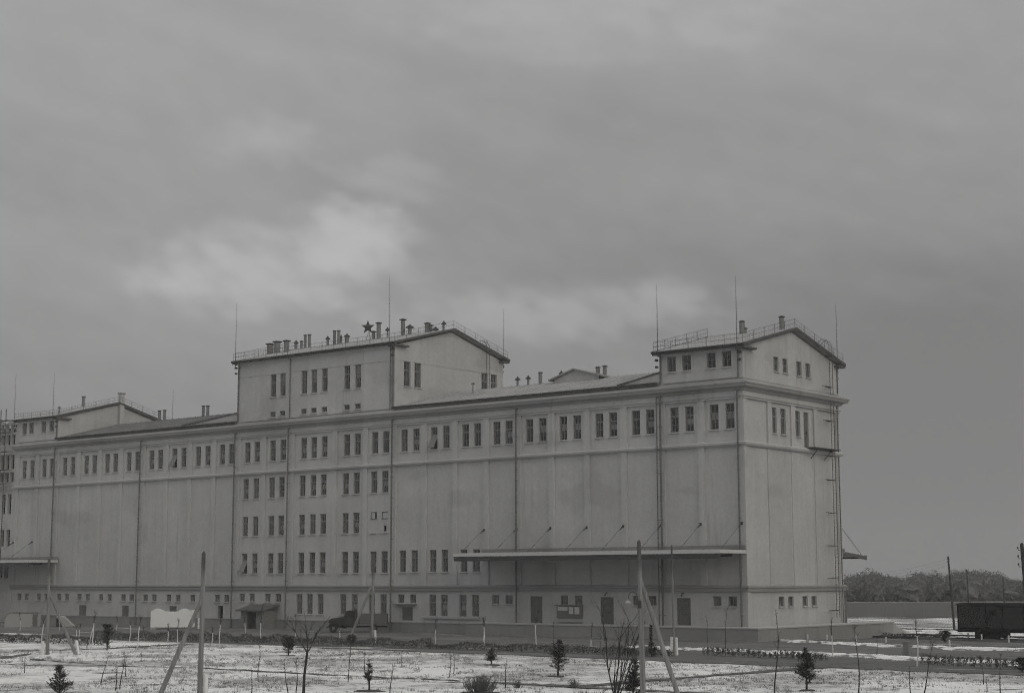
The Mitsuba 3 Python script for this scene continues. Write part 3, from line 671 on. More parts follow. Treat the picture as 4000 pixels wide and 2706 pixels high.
canopy(-34.0, -.1, [-33.73, -29.06, -24.36, -19.53, -14.79, -10.06, -5.29, -.5])
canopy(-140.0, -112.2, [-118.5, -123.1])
k = put('canopy', MB().hexa([(-60, DEP + .02, 8.95), (-60, DEP + 5.1, 8.62), (-60, DEP + 5.1, 8.76), (-60, DEP + .02, 9.14)][::-1], [(.1, DEP + .02, 8.95), (.1, DEP + 5.1, 8.62), (.1, DEP + 5.1, 8.76), (.1, DEP + .02, 9.14)][::-1]), WH, mat='concrete', label='canopy over the rear platform, seen end on')
put('fascia', MB().box(-60, .16, DEP + 5.1, DEP + 5.17, 8.45, 8.82).hexa([(.1, DEP + .05, 8.78), (.16, DEP + .05, 8.78), (.16, DEP + 5.17, 8.30), (.1, DEP + 5.17, 8.30)], [(.1, DEP + .05, 9.14), (.16, DEP + .05, 9.14), (.16, DEP + 5.17, 8.70), (.1, DEP + 5.17, 8.70)]), k, mat='dark_roof')
put('upstand', MB().box(-8, .1, DEP, DEP + .1, 9.15, 9.5), k, mat='plinth_render')
put('screen', MB().box(-.5, -.2, DEP + .05, DEP + .75, 1.45, 4.3), k, mat='door_paint')
put('tie_rod', MB().bar((-.2, DEP + .1, 11.7), (-.2, DEP + 4.6, 8.85), .03, 5), k, mat='iron')

# loading platform in front, round the right end and behind
mb = MB().box(-34.2, 2.55, -2.55, -.01, -.3, 1.46).box(.02, 2.55, -.01, DEP + 6.2, -.3, 1.44).box(-60, .02, DEP + .05, DEP + 5, -.3, 1.44)
k = put('loading_platform', mb, WH, mat='plinth_render')
put('platform_edge', MB().box(-34.25, 2.63, -2.63, -2.35, 1.46, 1.60).box(2.35, 2.63, -2.35, DEP + 6.25, 1.46, 1.60).box(-34.2, 2.35, -2.35, .12, 1.46, 1.585).box(.02, 2.35, .12, DEP + 6.2, 1.46, 1.585), k, mat='concrete')
put('ramp', MB().add([(.4, DEP + 6.2, 1.46), (2.5, DEP + 6.2, 1.46), (2.5, DEP + 10, .1), (.4, DEP + 10, .1), (.4, DEP + 6.2, -.2), (2.5, DEP + 6.2, -.2), (2.5, DEP + 10, -.2), (.4, DEP + 10, -.2)], [(0, 1, 2, 3), (5, 6, 2, 1), (0, 3, 7, 4), (3, 2, 6, 7), (4, 5, 1, 0)]), k, mat='concrete')

# fire ladder with its landing on the right end wall
k = put('fire_ladder', MB().tube([(.55, 17.35, 2.2), (.55, 17.35, 20), (.55, 17.35, 31.3), (.35, 17.25, 31.9), (-.2, 17.1, 32.05), (-.6, 17.0, 31.6)], .035, 6)
        .tube([(.55, 18.0, 2.2), (.55, 18.0, 20), (.55, 18.0, 31.2), (.35, 17.9, 31.8), (-.2, 17.75, 31.95), (-.6, 17.65, 31.5)], .035, 6), WH, mat='iron')
for z in np.arange(2.5, 31, .4): put('rung', MB().bar((.55, 17.35, z), (.55, 18.0, z), .011, 4), k, mat='iron')
for z in (2.9, 6.3, 9.7, 13.2, 16.7, 19.3, 23.05, 26.75, 30.1): put('bracket', MB().box(-.1, .58, 17.32, 17.40, z, z + .08).box(-.1, .58, 17.95, 18.03, z, z + .08).box(.50, .58, 15.6, 18.0, z + .01, z + .07), k, mat='dark_metal')
k = put('landing', MB().box(-.02, 1.05, 12.7, 18.4, 19.88, 20.0), WH, mat='dark_metal', label='narrow iron landing below the upper door')
for y in (13.6, 16.6): put('brace', MB().bar((.95, y, 19.9), (.0, y, 18.85), .05, 6), k, mat='dark_metal')
k2 = put('fire_ladder', MB().tube([(-47.1, 16.5, 29), (-47.1, 16.5, 35.6), (-47.4, 16.4, 36.3), (-48, 16.3, 36.2)], .035, 6).tube([(-47.1, 17.1, 29), (-47.1, 17.1, 35.5), (-47.4, 17.0, 36.2), (-48, 16.9, 36.1)], .035, 6), WH, mat='iron')
for z in np.arange(29.3, 35.5, .4): put('rung', MB().bar((-47.1, 16.5, z), (-47.1, 17.1, z), .011, 4), k2, mat='iron')

# porch over the doorway in the tower foot
k = put('porch', MB().box(-71.4, -71.2, -2.0, .1, .3, 2.5).box(-71.2, -70.3, -2.0, -1.8, .3, 2.5), WH, mat='board_wood')
put('side_wall', MB().box(-67.4, -67.2, -2.0, .1, .3, 2.5).box(-68.6, -67.4, -2.0, -1.8, .3, 2.5), k, mat='board_wood')
put('porch_roof', MB().hexa([(-71.9, -2.5, 2.42), (-66.7, -2.5, 2.42), (-66.7, .1, 3.1), (-71.9, .1, 3.1)], [(-71.9, -2.5, 2.56), (-66.7, -2.5, 2.56), (-66.7, .1, 3.26), (-71.9, .1, 3.26)]), k, mat='dark_roof')
put('ledge', MB().box(-47.2, -43.9, -.5, .14, 3.40, 3.52), WH, mat='concrete_dark')

NB = thing('notice_board', 'dark framed notice board with pale sheets hung on the ground floor wall under the canopy', 'notice board')
put('frame', MB().box(-23.6, -20.2, .02, .1, 2.2, 3.44).box(-23.75, -20.1, -.14, .12, 3.46, 3.58), NB, mat='notice_dark')
for x0, x1, z0, z1 in ((-23.45, -22.15, 2.95, 3.36), (-21.95, -21.4, 2.62, 3.36), (-21.2, -20.6, 2.62, 3.36)): put('sheet', MB().box(x0, x1, .0, .018, z0, z1), NB, mat='paper')
put('shelf', MB().box(-23.4, -20.3, -.16, .1, 1.75, 2.05), NB, mat='concrete')

# the star above the tower's eaves
STAR = thing('star', 'dark five pointed star standing on a thin post among the vents of the tower roof', 'star')
pts = []
for i in range(10):
    a = math.pi / 2 + i * math.pi / 5; r = .92 if i % 2 == 0 else .38
    pts.append((r * math.cos(a), r * math.sin(a)))
mb = MB(); v = [(x, -.05, z) for x, z in pts] + [(0, -.2, 0)]; mb.add(v, [(i, (i + 1) % 10, 10) for i in range(10)])
v = [(x, .05, z) for x, z in pts] + [(0, .2, 0)]; mb.add(v, [((i + 1) % 10, i, 10) for i in range(10)])
mb.add([(x, -.05, z) for x, z in pts] + [(x, .05, z) for x, z in pts], [(i, i + 10, (i + 1) % 10 + 10, (i + 1) % 10) for i in range(10)])
put('points', mb.move(rotz(.5), (-61.25, 9.6, 38.5)), STAR, mat='dark_metal')
put('post', MB().bar((-61.2, 9.75, 38.0), (-61.7, 9.6, 36.6), .035, 5).bar((-61.2, 9.75, 38.0), (-60.9, 9.8, 36.6), .035, 5), STAR, mat='iron')

# ------------------------------------------------------------------ the block being rebuilt on the far left, and its scaffold
UB = thing('unfinished_building', 'dark unfinished building shell without glass at the far left end of the warehouse', 'building')
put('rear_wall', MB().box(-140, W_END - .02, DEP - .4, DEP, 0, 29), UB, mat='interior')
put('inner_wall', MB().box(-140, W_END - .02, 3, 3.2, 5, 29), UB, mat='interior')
hs = []
for z0, z1 in ((15.9, 18.8), (11.2, 13.6), (6.6, 9.2)):
    for x in (-124.62, -126.1, -128.5, -130.2, -133, -135): hs.append((x - .5, x + .5, z0, z1))
for z0, z1 in ((20.6, 22.0), (22.5, 24.6), (26.1, 27.6), (27.9, 29.1)):
    for x in (-124.3, -125.55, -126.8, -128.1, -129.4, -131): hs.append((x - .52, x + .52, z0, z1))
v, f = wall_mesh([(-140, -.5), (W_END - .02, -.5), (W_END - .02, 29.4), (-124.8, 29.9), (-126.2, 29.2), (-127.5, 30.1), (-130, 29.5), (-140, 30)], hs, .5)
put('front_wall', MB().add(np.stack([v[:, 0], .06 + v[:, 2], v[:, 1]], 1), f[:, ::-1]), UB, mat='plaster')
put('string_course', MB().box(-140, W_END - .03, -.2, .06, 19.45, 19.85).box(-140, W_END - .03, -.15, .06, 5.1, 5.6), UB, mat='plaster_trim')
SC = thing('scaffold', 'timber scaffold of poles and planks against the dark shell at the left edge', 'scaffold')
for x in (-124.0, -125.3, -126.6, -128.2, -130): put('pole', MB().tube([(x, -1.5, .2), (x + .03, -1.48, 15), (x, -1.5, 30.2 + (x * 7 % 3) * .5)], .075, 6), SC, mat='pole_wood')
for z in (20.2, 22.25, 24.9, 27.7, 29.5):
    put('ledger', MB().bar((-131, -1.6, z), (-123.7, -1.6, z), .06, 5), SC, mat='pole_wood')
    put('plank', MB().box(-131, -123.8, -1.5, -.3, z + .07, z + .13), SC, mat='board_wood')
for a, b in (((-126.5, 20.3), (-124.1, 22.5)), ((-126.2, 22.7), (-124.9, 19.9)), ((-126.4, 25.2), (-124.2, 27.3)), ((-124.1, 27.5), (-125.8, 29.6))): put('brace', MB().bar((a[0], -1.66, a[1]), (b[0], -1.66, b[1]), .055, 5), SC, mat='pole_wood')

# ------------------------------------------------------------------ things in the yard
# a lorry, standing askew in front of the ground floor
TR = thing('truck', 'dark old lorry with a long bonnet and open drop side bed parked before the warehouse', 'truck')
A_T = math.radians(44); T0 = np.array([-51.6, -6.65, .32]); RT = rotz(A_T)


def tput(name, mb, mat, parent=None, smooth=False): return put(name, mb.move(RT, T0), parent or TR, mat=mat, smooth=smooth)


# local: x from front (0) to tail (7), y towards the warehouse; near side at y = -1.1
prof = [(.35, .75), (.35, 1.42), (.5, 1.55), (1.9, 1.72), (1.9, .75)]
tput('bonnet', MB().prism(prof, -.52, .52), 'truck_body')
cab = tput('cab', MB().prism([(1.9, .7), (1.9, 1.72), (2.25, 2.38), (2.45, 2.46), (3.45, 2.46), (3.5, 2.36), (3.5, .7)], -.95, .95), 'truck_body')
tput('window', MB().hexa([(2.42, -.965, 1.72), (3.2, -.965, 1.72), (3.2, -.965, 2.24), (2.5, -.965, 2.24)], [(2.42, -.955, 1.72), (3.2, -.955, 1.72), (3.2, -.955, 2.24), (2.5, -.955, 2.24)]), 'tyre', cab)
tput('windscreen', MB().hexa([(1.93, -.8, 1.82), (1.93, .8, 1.82), (2.19, .8, 2.3), (2.19, -.8, 2.3)], [(1.95, -.8, 1.8), (1.95, .8, 1.8), (2.22, .8, 2.28), (2.22, -.8, 2.28)]), 'tyre', cab)
tput('mudguard', MB().prism([(.15, .62), (.35, .98), (.75, 1.12), (1.2, 1.05), (1.7, .62), (2.3, .5), (2.3, .42), (1.6, .5), (1.15, .92), (.75, 1.0), (.42, .88), (.24, .6)], -1.08, -.6), 'truck_body')
tput('mudguard', MB().prism([(.15, .62), (.35, .98), (.75, 1.12), (1.2, 1.05), (1.7, .62), (2.3, .5), (2.3, .42), (1.6, .5), (1.15, .92), (.75, 1.0), (.42, .88), (.24, .6)], .6, 1.08), 'truck_body')
tput('chassis', MB().box(.2, 6.9, -.42, -.3, .55, .72).box(.2, 6.9, .3, .42, .55, .72).box(.0, .12, -1.0, 1.0, .5, .66), 'wagon_iron')
bed = tput('bed', MB().box(3.65, 6.95, -1.12, 1.12, .92, 1.06), 'truck_bed')
for z in (1.08, 1.34, 1.60, 1.86): tput('side_board', MB().box(3.65, 6.95, -1.13, -1.08, z, z + .235).box(3.65, 6.95, 1.08, 1.13, z, z + .235).box(3.65, 3.7, -1.08, 1.08, z, z + .235).box(6.9, 6.95, -1.08, 1.08, z, z + .235), 'truck_bed', bed)
tput('stake', MB().box(3.63, 3.72, -1.17, -1.13, .95, 2.12).box(5.25, 5.34, -1.17, -1.13, .95, 2.12).box(6.88, 6.97, -1.17, -1.13, .95, 2.12), 'truck_body', bed)
for x, y in ((.78, -.9), (.78, .9), (5.35, -.92), (5.35, .92)):
    c = MB().lathe((0, 0, 0), [(0, -.11), (.2, -.11), (.42, -.12), (.47, -.06), (.47, .06), (.42, .12), (.2, .11), (0, .11)], 18)
    c.move(np.array([[1, 0, 0], [0, 0, 1], [0, -1, 0]]), (x, y, .47)); wk = tput('wheel', c, 'tyre', smooth=30)
    h = MB().lathe((0, 0, 0), [(.2, -.13), (.2, .13)], 12); h.lathe((0, 0, 0), [(0, .135), (.2, .13)], 12).lathe((0, 0, 0), [(.2, -.13), (0, -.135)], 12)
    h.move(np.array([[1, 0, 0], [0, 0, 1], [0, -1, 0]]), (x, y, .47)); tput('hub', h, 'truck_bed', wk)
for y in (-.72, .72):
    c = MB().lathe((0, 0, 0), [(0, -.1), (.12, -.08), (.16, .06), (0, .06)], 10); c.move(np.array([[0, 0, -1], [0, 1, 0], [1, 0, 0]]), (.28, y, 1.22)); hk = tput('headlight', c, 'truck_body')
    c = MB().lathe((0, 0, 0), [(0, .075), (.14, .065)], 10); c.move(np.array([[0, 0, -1], [0, 1, 0], [1, 0, 0]]), (.28, y, 1.22)); tput('lens', c, 'lamp_glass', hk)

# the white hoarding
HB = thing('hoarding', 'large white painted hoarding with two rounded rises on its top edge before the left wing', 'hoarding')
A_H = math.radians(47); RH = rotz(A_H); H0 = np.array([-78.95, -9.95, .2])


def hput(name, mb, mat, **k): return put(name, mb.move(RH @ np.diag([1.15, 1, 1]), H0), HB, mat=mat, **k)


arc = lambda cx, hw, z0, dz: [(cx - hw + 2 * hw * t, z0 + dz * math.sin(math.pi * t)) for t in np.linspace(0, 1, 9)]
top = arc(.75, .75, 2.25, .34) + [(2.0, 2.22), (2.9, 2.20)] + arc(3.55, .65, 2.25, .34)
hput('panel', MB().prism([(0, .3), (4.2, .3)] + top[::-1], -.06, .06), 'white_paint')
hput('end_panel', MB().hexa([(4.2, -.06, .3), (4.62, .3, .3), (4.62, .3, 2.42), (4.2, -.06, 2.36)], [(4.16, .06, .3), (4.58, .40, .3), (4.58, .40, 2.42), (4.16, .06, 2.36)]), 'white_paint')
for x in (.3, 2.0, 4.0): hput('leg', MB().box(x - .08, x + .08, .07, .2, -.3, 1.4), 'board_wood')
hput('foot_board', MB().box(.0, .55, -.1, .1, -.35, .28), 'concrete')
solo('marker_post', MB().tube([(-75.0, -5.6, .1), (-75.0, -5.6, 1.6)], .15, 10), 'white_paint', 'short white post just right of the big white hoarding', 'post')

# low rounded shed and hatch by the left pole
SH = thing('shed', 'low pale shed with a rounded left shoulder near the left edge of the yard', 'shed')
A_S = math.radians(48); RS = rotz(A_S); S0 = np.array([-104.9, -13.2, .1])
poly = [(0, 0), (4.3, 0), (4.3, 1.85)] + [(.9 - .9 * math.sin(t), .95 + .95 * math.cos(t)) for t in np.linspace(0, math.pi / 2, 7)]
put('body', MB().prism(poly, 0, 2.4).move(RS, S0), SH, mat='concrete')
pr2 = [(x, z) for x, z in poly[2:]]
mb = MB()
for (xa, za), (xb, zb) in zip(pr2[:-1], pr2[1:]): mb.hexa([(xa, -.08, za), (xb, -.08, zb), (xb, -.08, zb + .08), (xa, -.08, za + .08)], [(xa, 2.5, za), (xb, 2.5, zb), (xb, 2.5, zb + .08), (xa, 2.5, za + .08)])
put('roof', mb.move(RS, S0), SH, mat='dark_roof')
put('door', MB().box(3.55, 4.2, -.04, .0, .05, 1.72).move(RS, S0), SH, mat='door_paint')
HT = thing('cellar_hatch', 'sloping pale hatch cover with a dark triangular opening beside the leftmost brace pole', 'hatch')
S1 = np.array([-97.9, -10.2, .2])
put('cover', MB().hexa([(0, -.1, 1.35), (.95, -.1, 1.35), (2.25, -.1, .1), (1.2, -.1, .05)], [(0, 1.6, 1.42), (.95, 1.6, 1.42), (2.25, 1.6, .16), (1.2, 1.6, .12)]).move(RS, S1), HT, mat='concrete')
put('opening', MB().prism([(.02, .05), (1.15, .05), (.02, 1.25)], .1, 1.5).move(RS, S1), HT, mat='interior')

# small posts along the road on the right
KP = [(2.8, 6.7, .72), (5.1, 6.4, .7), (8.8, 5.3, .75), (13.1, 3.0, .75), (21.2, -1.0, .8), (13.7, 20.5, .65), (16.2, 18.0, .65), (20.0, 15.5, .7)]; rk_ = ranks(KP)
for i, (x, y, h) in enumerate(KP):
    solo('kerb_post', MB().tube([(x, y, .1), (x, y, .3 + h * .62), (x + .01, y, .3 + h * .7)], [.085, .08, .03], 8), 'whitewash', f'low pale kerb post on the verge between road and rails, {ORD[rk_[i]]} from the left', 'post', 'kerb posts on the verge')
solo('distribution_box', MB().box(23.45, 23.95, -15.2, -14.8, -.1, 1.1).box(23.4, 24.0, -15.25, -14.75, 1.1, 1.18), 'concrete_dark', 'small grey cabinet standing on the snowy edge of the road', 'cabinet')

# ------------------------------------------------------------------ telegraph poles
def pole(label, base, h, lean, r=.14, brace=None, stubs=(), dark=False, lamp=False, bh=0, ins=0, group=None):
    x, y = base; rr = np.array([.779, .627]) ; k = thing('telegraph_pole', label, 'pole', group); m = 'pole_dark' if dark else 'pole_wood'
    z0 = float(hg(x, y)) - .1; top = np.array([x + rr[0] * lean, y + rr[1] * lean, z0 + h])
    put('shaft', MB().tube([(x, y, z0), ((x + top[0]) / 2 + .01, (y + top[1]) / 2, z0 + h / 2), tuple(top - [0, 0, .12]), tuple(top)], [r, r * .86, r * .7, r * .25], 10), k, mat=m, smooth=50)
    if brace:
        bx, by, l2, hz = brace
        put('brace', MB().tube([(bx, by, float(hg(bx, by)) - .1), ((bx + x + rr[0] * lean * hz / h) / 2, (by + y + rr[1] * lean * hz / h) / 2, hz / 2), (x + rr[0] * lean * hz / h, y + rr[1] * lean * hz / h, hz)], [r * .9, r * .82, r * .7], 10), k, mat=m, smooth=50)
    for sx, sy, sh, tx in stubs: put('concrete_stub', MB().box(-.09, .09, -.09, .09, -.2, sh).move(np.array([[1, 0, tx * rr[0]], [0, 1, tx * rr[1]], [0, 0, 1]]), (sx, sy, float(hg(sx, sy)))), k, mat='white_paint')
    for i in range(ins):
        zz = z0 + h - .5 - i * .55
        put('insulator', MB().tube([(top[0], top[1], zz), (top[0] - .24 * rr[0], top[1] - .24 * rr[1], zz - .02), (top[0] - .28 * rr[0], top[1] - .28 * rr[1], zz + .12)], .022, 5).lathe((top[0] - .28 * rr[0], top[1] - .28 * rr[1], zz + .08), [(.0, .0), (.06, 0), (.055, .1), (.03, .16), (0, .17)], 8), k, mat='white_paint' if not dark else 'iron')
    if lamp:
        a = np.array([x, y, 0.]) + np.array([rr[0], rr[1], 0]) * (lean * .5)
        g_ = lambda u, z: tuple(a + np.array([rr[0] * u, rr[1] * u, z]))
        lk = put('lamp', MB().tube([g_(-.12, 5.1), g_(-.22, 5.5), g_(-.42, 5.62), g_(-.6, 5.5), g_(-.66, 5.25)], .022, 6).box(a[0] - .1, a[0] + .1, a[1] - .15, a[1] + .05, 4.75, 5.15), k, mat='dark_metal')
        put('lamp_shade', MB().lathe(g_(-.68, 5.02), [(.04, .14), (.07, .12), (.16, .02), (.17, 0), (.15, .01), (.06, .08), (0, .09)], 14), lk, mat='concrete')
    return k


rr2 = np.array([.779, .627])
pole('telegraph pole with a slanting brace and white footing, left of centre at the bottom edge', (15.93, -82.83), 7.85, .02, .15, (15.29 - 1.39 * .35, -84.29 - 1.39 * .35, 0, 5.3), [(16.15, -82.65, 1.35, 0)])
pole('leftmost telegraph pole with a slanting brace, standing in snow near the left edge', (-35.93, -55.44), 8.2, -.15, .16, (-33.94, -53.97, 0, 5.3), [(-36.2, -55.7, 1.15, -.03), (-33.75, -53.85, 1.2, -.22)])
pole('telegraph pole with brace right in front of the parked lorry', (-29.8, -22.02), 9.0, .1, .17, (-31.74, -23.43, 0, 6.0), [(-29.5, -21.8, 1.35, -.05)])
pole('thick telegraph pole carrying a bracket lamp, with a long brace running down to the right', (34.14, -68.47), 8.4, -.12, .16, (35.68, -67.3, 0, 6.3), [], lamp=True)
pole('slender telegraph pole between two white footings under the right part of the canopy', (7.45, -24.7), 9.2, -.07, .11, None, [(7.3, -24.82, 1.5, .02), (7.62, -24.55, 1.45, -.02)])
pole('tall dark telegraph pole just left of the freight wagon', (2.15, 43.45), 9.0, -.42, .15, None, dark=True)
pole('thin distant telegraph pole rising behind the left part of the freight wagon', (-24.85, 110.6), 7.8, -.1, .15, None, dark=True)
pole('short distant telegraph pole rising behind the middle of the freight wagon', (-8.5, 85), 6.5, -.1, .13, None, dark=True)
pole('thick dark telegraph pole with insulators cut off by the right edge', (40.72, -31.88), 8.75, -.32, .17, None, dark=True, ins=3)
ends = [np.array([2.15 - .33, 43.45 - .26, 8.6]), np.array([40.7, -31.9, 8.2])]
for i in range(3):
    a, b = np.array([1.85, 43.2, 8.6 - .4 * i]), np.array([-64, 140, 8.4 - .4 * i])
    t = np.linspace(0, 1, 14)[:, None]; c = a + (b - a) * t; c[:, 2] -= 1.3 * 4 * (t[:, 0] * (1 - t[:, 0]))
    solo('telegraph_wire', MB().tube(c, .012, 3), 'iron', ['top', 'middle', 'lowest'][i] + ' thin sagging wire running off left from the tall dark pole beside the freight wagon', 'wire', 'wires beyond the warehouse')

# ------------------------------------------------------------------ railway, wagon, boundary wall and wood on the right
RD = np.array([.985, -.12, 0]) / np.linalg.norm([.985, -.12, 0]); RN = np.array([-RD[1], RD[0], 0])


def along(o, u, n, z): return tuple(np.array([o[0], o[1], 0]) + RD * u + RN * n + np.array([0, 0, z]))


C0 = np.array([15.9, 20.6]); 
for tn, off in enumerate((0., 7.5, 24.0)):
    for s in (-.76, .76):
        a, b = along(C0, -24 - tn * 4, off + s, 0), along(C0, 60, off + s, 0); n = RN * .05
        z = .06
        struct('rail', MB().hexa([tuple(np.array(a) - n + [0, 0, z]), tuple(np.array(b) - n + [0, 0, z]), tuple(np.array(b) + n + [0, 0, z]), tuple(np.array(a) + n + [0, 0, z])], [tuple(np.array(a) - n + [0, 0, z + .17]), tuple(np.array(b) - n + [0, 0, z + .17]), tuple(np.array(b) + n + [0, 0, z + .17]), tuple(np.array(a) + n + [0, 0, z + .17])]), 'rail')
    mb = MB()
    for u in np.arange(-24 - tn * 4, 60, 2.2):
        mb.hexa([along(C0, u, off - 1.3, .0), along(C0, u + .24, off - 1.3, .0), along(C0, u + .24, off + 1.3, .0), along(C0, u, off + 1.3, .0)], [along(C0, u, off - 1.3, .09), along(C0, u + .24, off - 1.3, .09), along(C0, u + .24, off + 1.3, .09), along(C0, u, off + 1.3, .09)])
    k_ = struct('sleepers', mb, 'pole_dark')
struct('snow_bank', strip([tuple((C0 + RD[:2] * u + RN[:2] * (3.6))) for u in (-24, -8, 10, 40)], [2.4, 3, 3, 3], 0, .8, .5, 21, .22), 'bank_snow', True)
struct('snow_bank', strip([tuple((C0 + RD[:2] * u + RN[:2] * (12.5))) for u in (-30, -8, 10, 50)], [4, 5, 5, 5], 0, .8, .6, 22, .25), 'bank_snow', True)
struct('snow_bank', strip([tuple((C0 + RD[:2] * u + RN[:2] * (19))) for u in (-34, -8, 10, 50)], [4, 5, 5, 5], 0, .8, .6, 23, .3), 'bank_snow', True)
struct('verge_bank', strip([(-4, 27), (4, 23), (10, 20.0), (16, 18.3), (24, 17), (36, 15.5)], [1.6, 1.8, 1.2, .8, .8, .8], 0, .8, .3, 24, .22), 'bare_earth', True)

FWG = thing('freight_wagon', 'long dark boxcar of vertical planks standing on the siding at the right edge', 'freight wagon')


def wput(name, u0, u1, n0, n1, z0, z1, mat, parent=None):
    return put(name, MB().hexa([along(WC, u0, n0, z0), along(WC, u1, n0, z0), along(WC, u1, n1, z0), along(WC, u0, n1, z0)], [along(WC, u0, n0, z1), along(WC, u1, n0, z1), along(WC, u1, n1, z1), along(WC, u0, n1, z1)]), parent or FWG, mat=mat)


WC = C0 - RD[:2] * 2.7
body = wput('body', 0, 12.6, -1.35, 1.35, 1.30, 3.60, 'wagon_planks')
for i in range(42):
    u = .06 + i * .3
    if 5.1 < u < 7.4: continue
    wput('plank', u, u + .275, -1.40, -1.352, 1.34, 3.5, 'wagon_planks', body)
for i in range(9): wput('end_plank', -.045, -.002, -1.35 + .3 * i, -1.35 + .3 * i + .28, 1.34, 3.55, 'wagon_planks', body)
dk = wput('door', 5.2, 7.3, -1.47, -1.40, 1.35, 3.45, 'wagon_planks'); wput('door_rail', 4.6, 9.4, -1.52, -1.472, 3.42, 3.5, 'wagon_iron', dk)
for u in (.05, 3.2, 5.05, 7.4, 9.5, 12.4): wput('stanchion', u, u + .1, -1.47, -1.402, 1.28, 3.56, 'wagon_iron')
for u, z in ((3.35, 3.0), (9.7, 3.0)): wput('hatch', u + .3, u + 1.0, -1.46, -1.405, z - .35, z + .1, 'wagon_iron', body)
pr = [(-1.5, 3.56), (1.5, 3.56), (1.2, 3.70), (0, 3.84), (-1.2, 3.70)]
mb = MB(); A_ = [along(WC, -.15, n, z) for n, z in pr]; B_ = [along(WC, 12.75, n, z) for n, z in pr]
mb.add(A_ + B_, [(i, (i + 1) % 5, (i + 1) % 5 + 5, i + 5) for i in range(5)]).add(A_, [(0, k + 1, k) for k in range(1, 4)]).add(B_, [(0, k, k + 1) for k in range(1, 4)])
put('roof', mb, FWG, mat='wagon_iron')
wput('underframe', .1, 12.5, -1.2, -1.0, .9, 1.3, 'wagon_iron'); wput('underframe', .1, 12.5, 1.0, 1.2, .9, 1.3, 'wagon_iron')
wput('buffer_beam', -.1, .1, -1.3, 1.3, .85, 1.3, 'wagon_iron'); wput('buffer', -.5, -.1, -.98, -.8, .95, 1.13, 'wagon_iron'); wput('buffer', -.5, -.1, .8, .98, .95, 1.13, 'wagon_iron')
for bu in (3.1, 9.6):
    bk = wput('bogie', bu - 1.4, bu + 1.4, -1.05, -.95, .3, .92, 'wagon_iron'); wput('side_frame', bu - 1.4, bu + 1.4, .95, 1.05, .3, .92, 'wagon_iron', bk); wput('bolster', bu - .3, bu + .3, -1, 1, .4, .95, 'wagon_iron', bk)
    for du in (-.95, .95):
        for n in (-.78, .78):
            mb = MB().lathe((0, 0, 0), [(0, -.06), (.47, -.06), (.47, .06), (0, .06)], 18)
            M_ = np.stack([RD, [0, 0, 1], RN], 1)
            put('wheel', mb.move(M_, along(WC, bu + du, n, .70)), bk, mat='wagon_iron')

BW = thing('boundary_wall', 'long low concrete panel wall with a pale coping beyond the railway sidings', 'wall')
D_ = np.array([.78, .63]); D_ /= np.linalg.norm(D_); P0 = np.array([-62., 84.])
n_ = np.array([-D_[1], D_[0]]) * .12
for i in range(46):
    a, b = P0 + D_ * (i * 3.0 + .12), P0 + D_ * (i * 3.0 + 2.88)
    q = lambda s, e, z, t: [(s[0] - n_[0] * t, s[1] - n_[1] * t, z), (e[0] - n_[0] * t, e[1] - n_[1] * t, z), (e[0] + n_[0] * t, e[1] + n_[1] * t, z), (s[0] + n_[0] * t, s[1] + n_[1] * t, z)]
    put('panel', MB().hexa(q(a, b, .1, .5), q(a, b, 2.38 + .06 * math.sin(i * 1.7), .5)), BW, mat='wall_concrete')
    put('post', MB().hexa(q(b, b + D_ * .24, .1, 1.0), q(b, b + D_ * .24, 2.42, 1.0)), BW, mat='concrete_dark')
    put('coping', MB().hexa(q(a - D_ * .1, b + D_ * .1, 2.46, 1.0), q(a - D_ * .1, b + D_ * .1, 2.56, 1.0)), BW, mat='concrete')

# the wood beyond the wall: bare crowns that read as one grey mass
tw = MB(); r = np.random.default_rng(5)
base_az = math.radians(-38.8)
for i in range(170):
    u = r.uniform(0, 1); az = math.radians(-29.5 + 10.5 * u); D = r.uniform(430, 560)
    px = 2000 + 6335 * math.tan(az - base_az)                    # where along the skyline this tree stands
    x, y = CAM[0] + D * math.sin(az), CAM[1] + D * math.cos(az)
    prof = np.interp(math.degrees(az), [-29.5, -27.2, -26.6, -26.0, -25.5, -24.6, -23.7, -22.4, -21.9, -21.4, -19], [7, 7.6, 9.9, 7.8, 8.0, 8.8, 9.3, 9.1, 6.2, 7.0, 6.6])
    h = prof * r.uniform(.78, .98); cr = r.uniform(2.5, 4.2)
    tw.tube([(x, y, 0), (x + r.normal(0, .2), y, h * .5), (x, y, h * .9)], [.25, .17, .04], 4, False)
    core = trimesh.creation.icosphere(2); cv = np.array(core.vertices); cv *= (.50 + 1.5 * (meshkit.fbm(cv * 2.3 + i * 3.3, 4, 2)[:, None] - .35)); tw.add(cv * [cr, cr, h * .47] + [x, y, h * .40], np.array(core.faces))
    n = 640; c = r.normal(0, 1, (n, 3)); c /= np.linalg.norm(c, axis=1, keepdims=True); c *= r.uniform(.35, 1, (n, 1)) ** .5
    c = c * np.array([cr, cr, h * .52]) + np.array([x, y, h * .47]); c[:, 2] = np.abs(c[:, 2]); d = r.normal(0, 1, (n, 3)); d[:, 2] = np.abs(d[:, 2]) + .4; d *= (r.uniform(.35, .9, (n, 1)) / np.linalg.norm(d, axis=1, keepdims=True))
    s_ = np.cross(d, r.normal(0, 1, (n, 3))); s_ *= .10 / (np.linalg.norm(s_, axis=1, keepdims=True) + 1e-9) * r.uniform(.5, 1.6, (n, 1))
    tw.add(np.stack([c - s_, c + s_, c + d], 1).reshape(-1, 3), np.arange(3 * n).reshape(-1, 3))
solo('distant_wood', tw, 'far_wood', 'hazy grey wood of bare trees beyond the boundary wall', 'wood', kind='stuff')


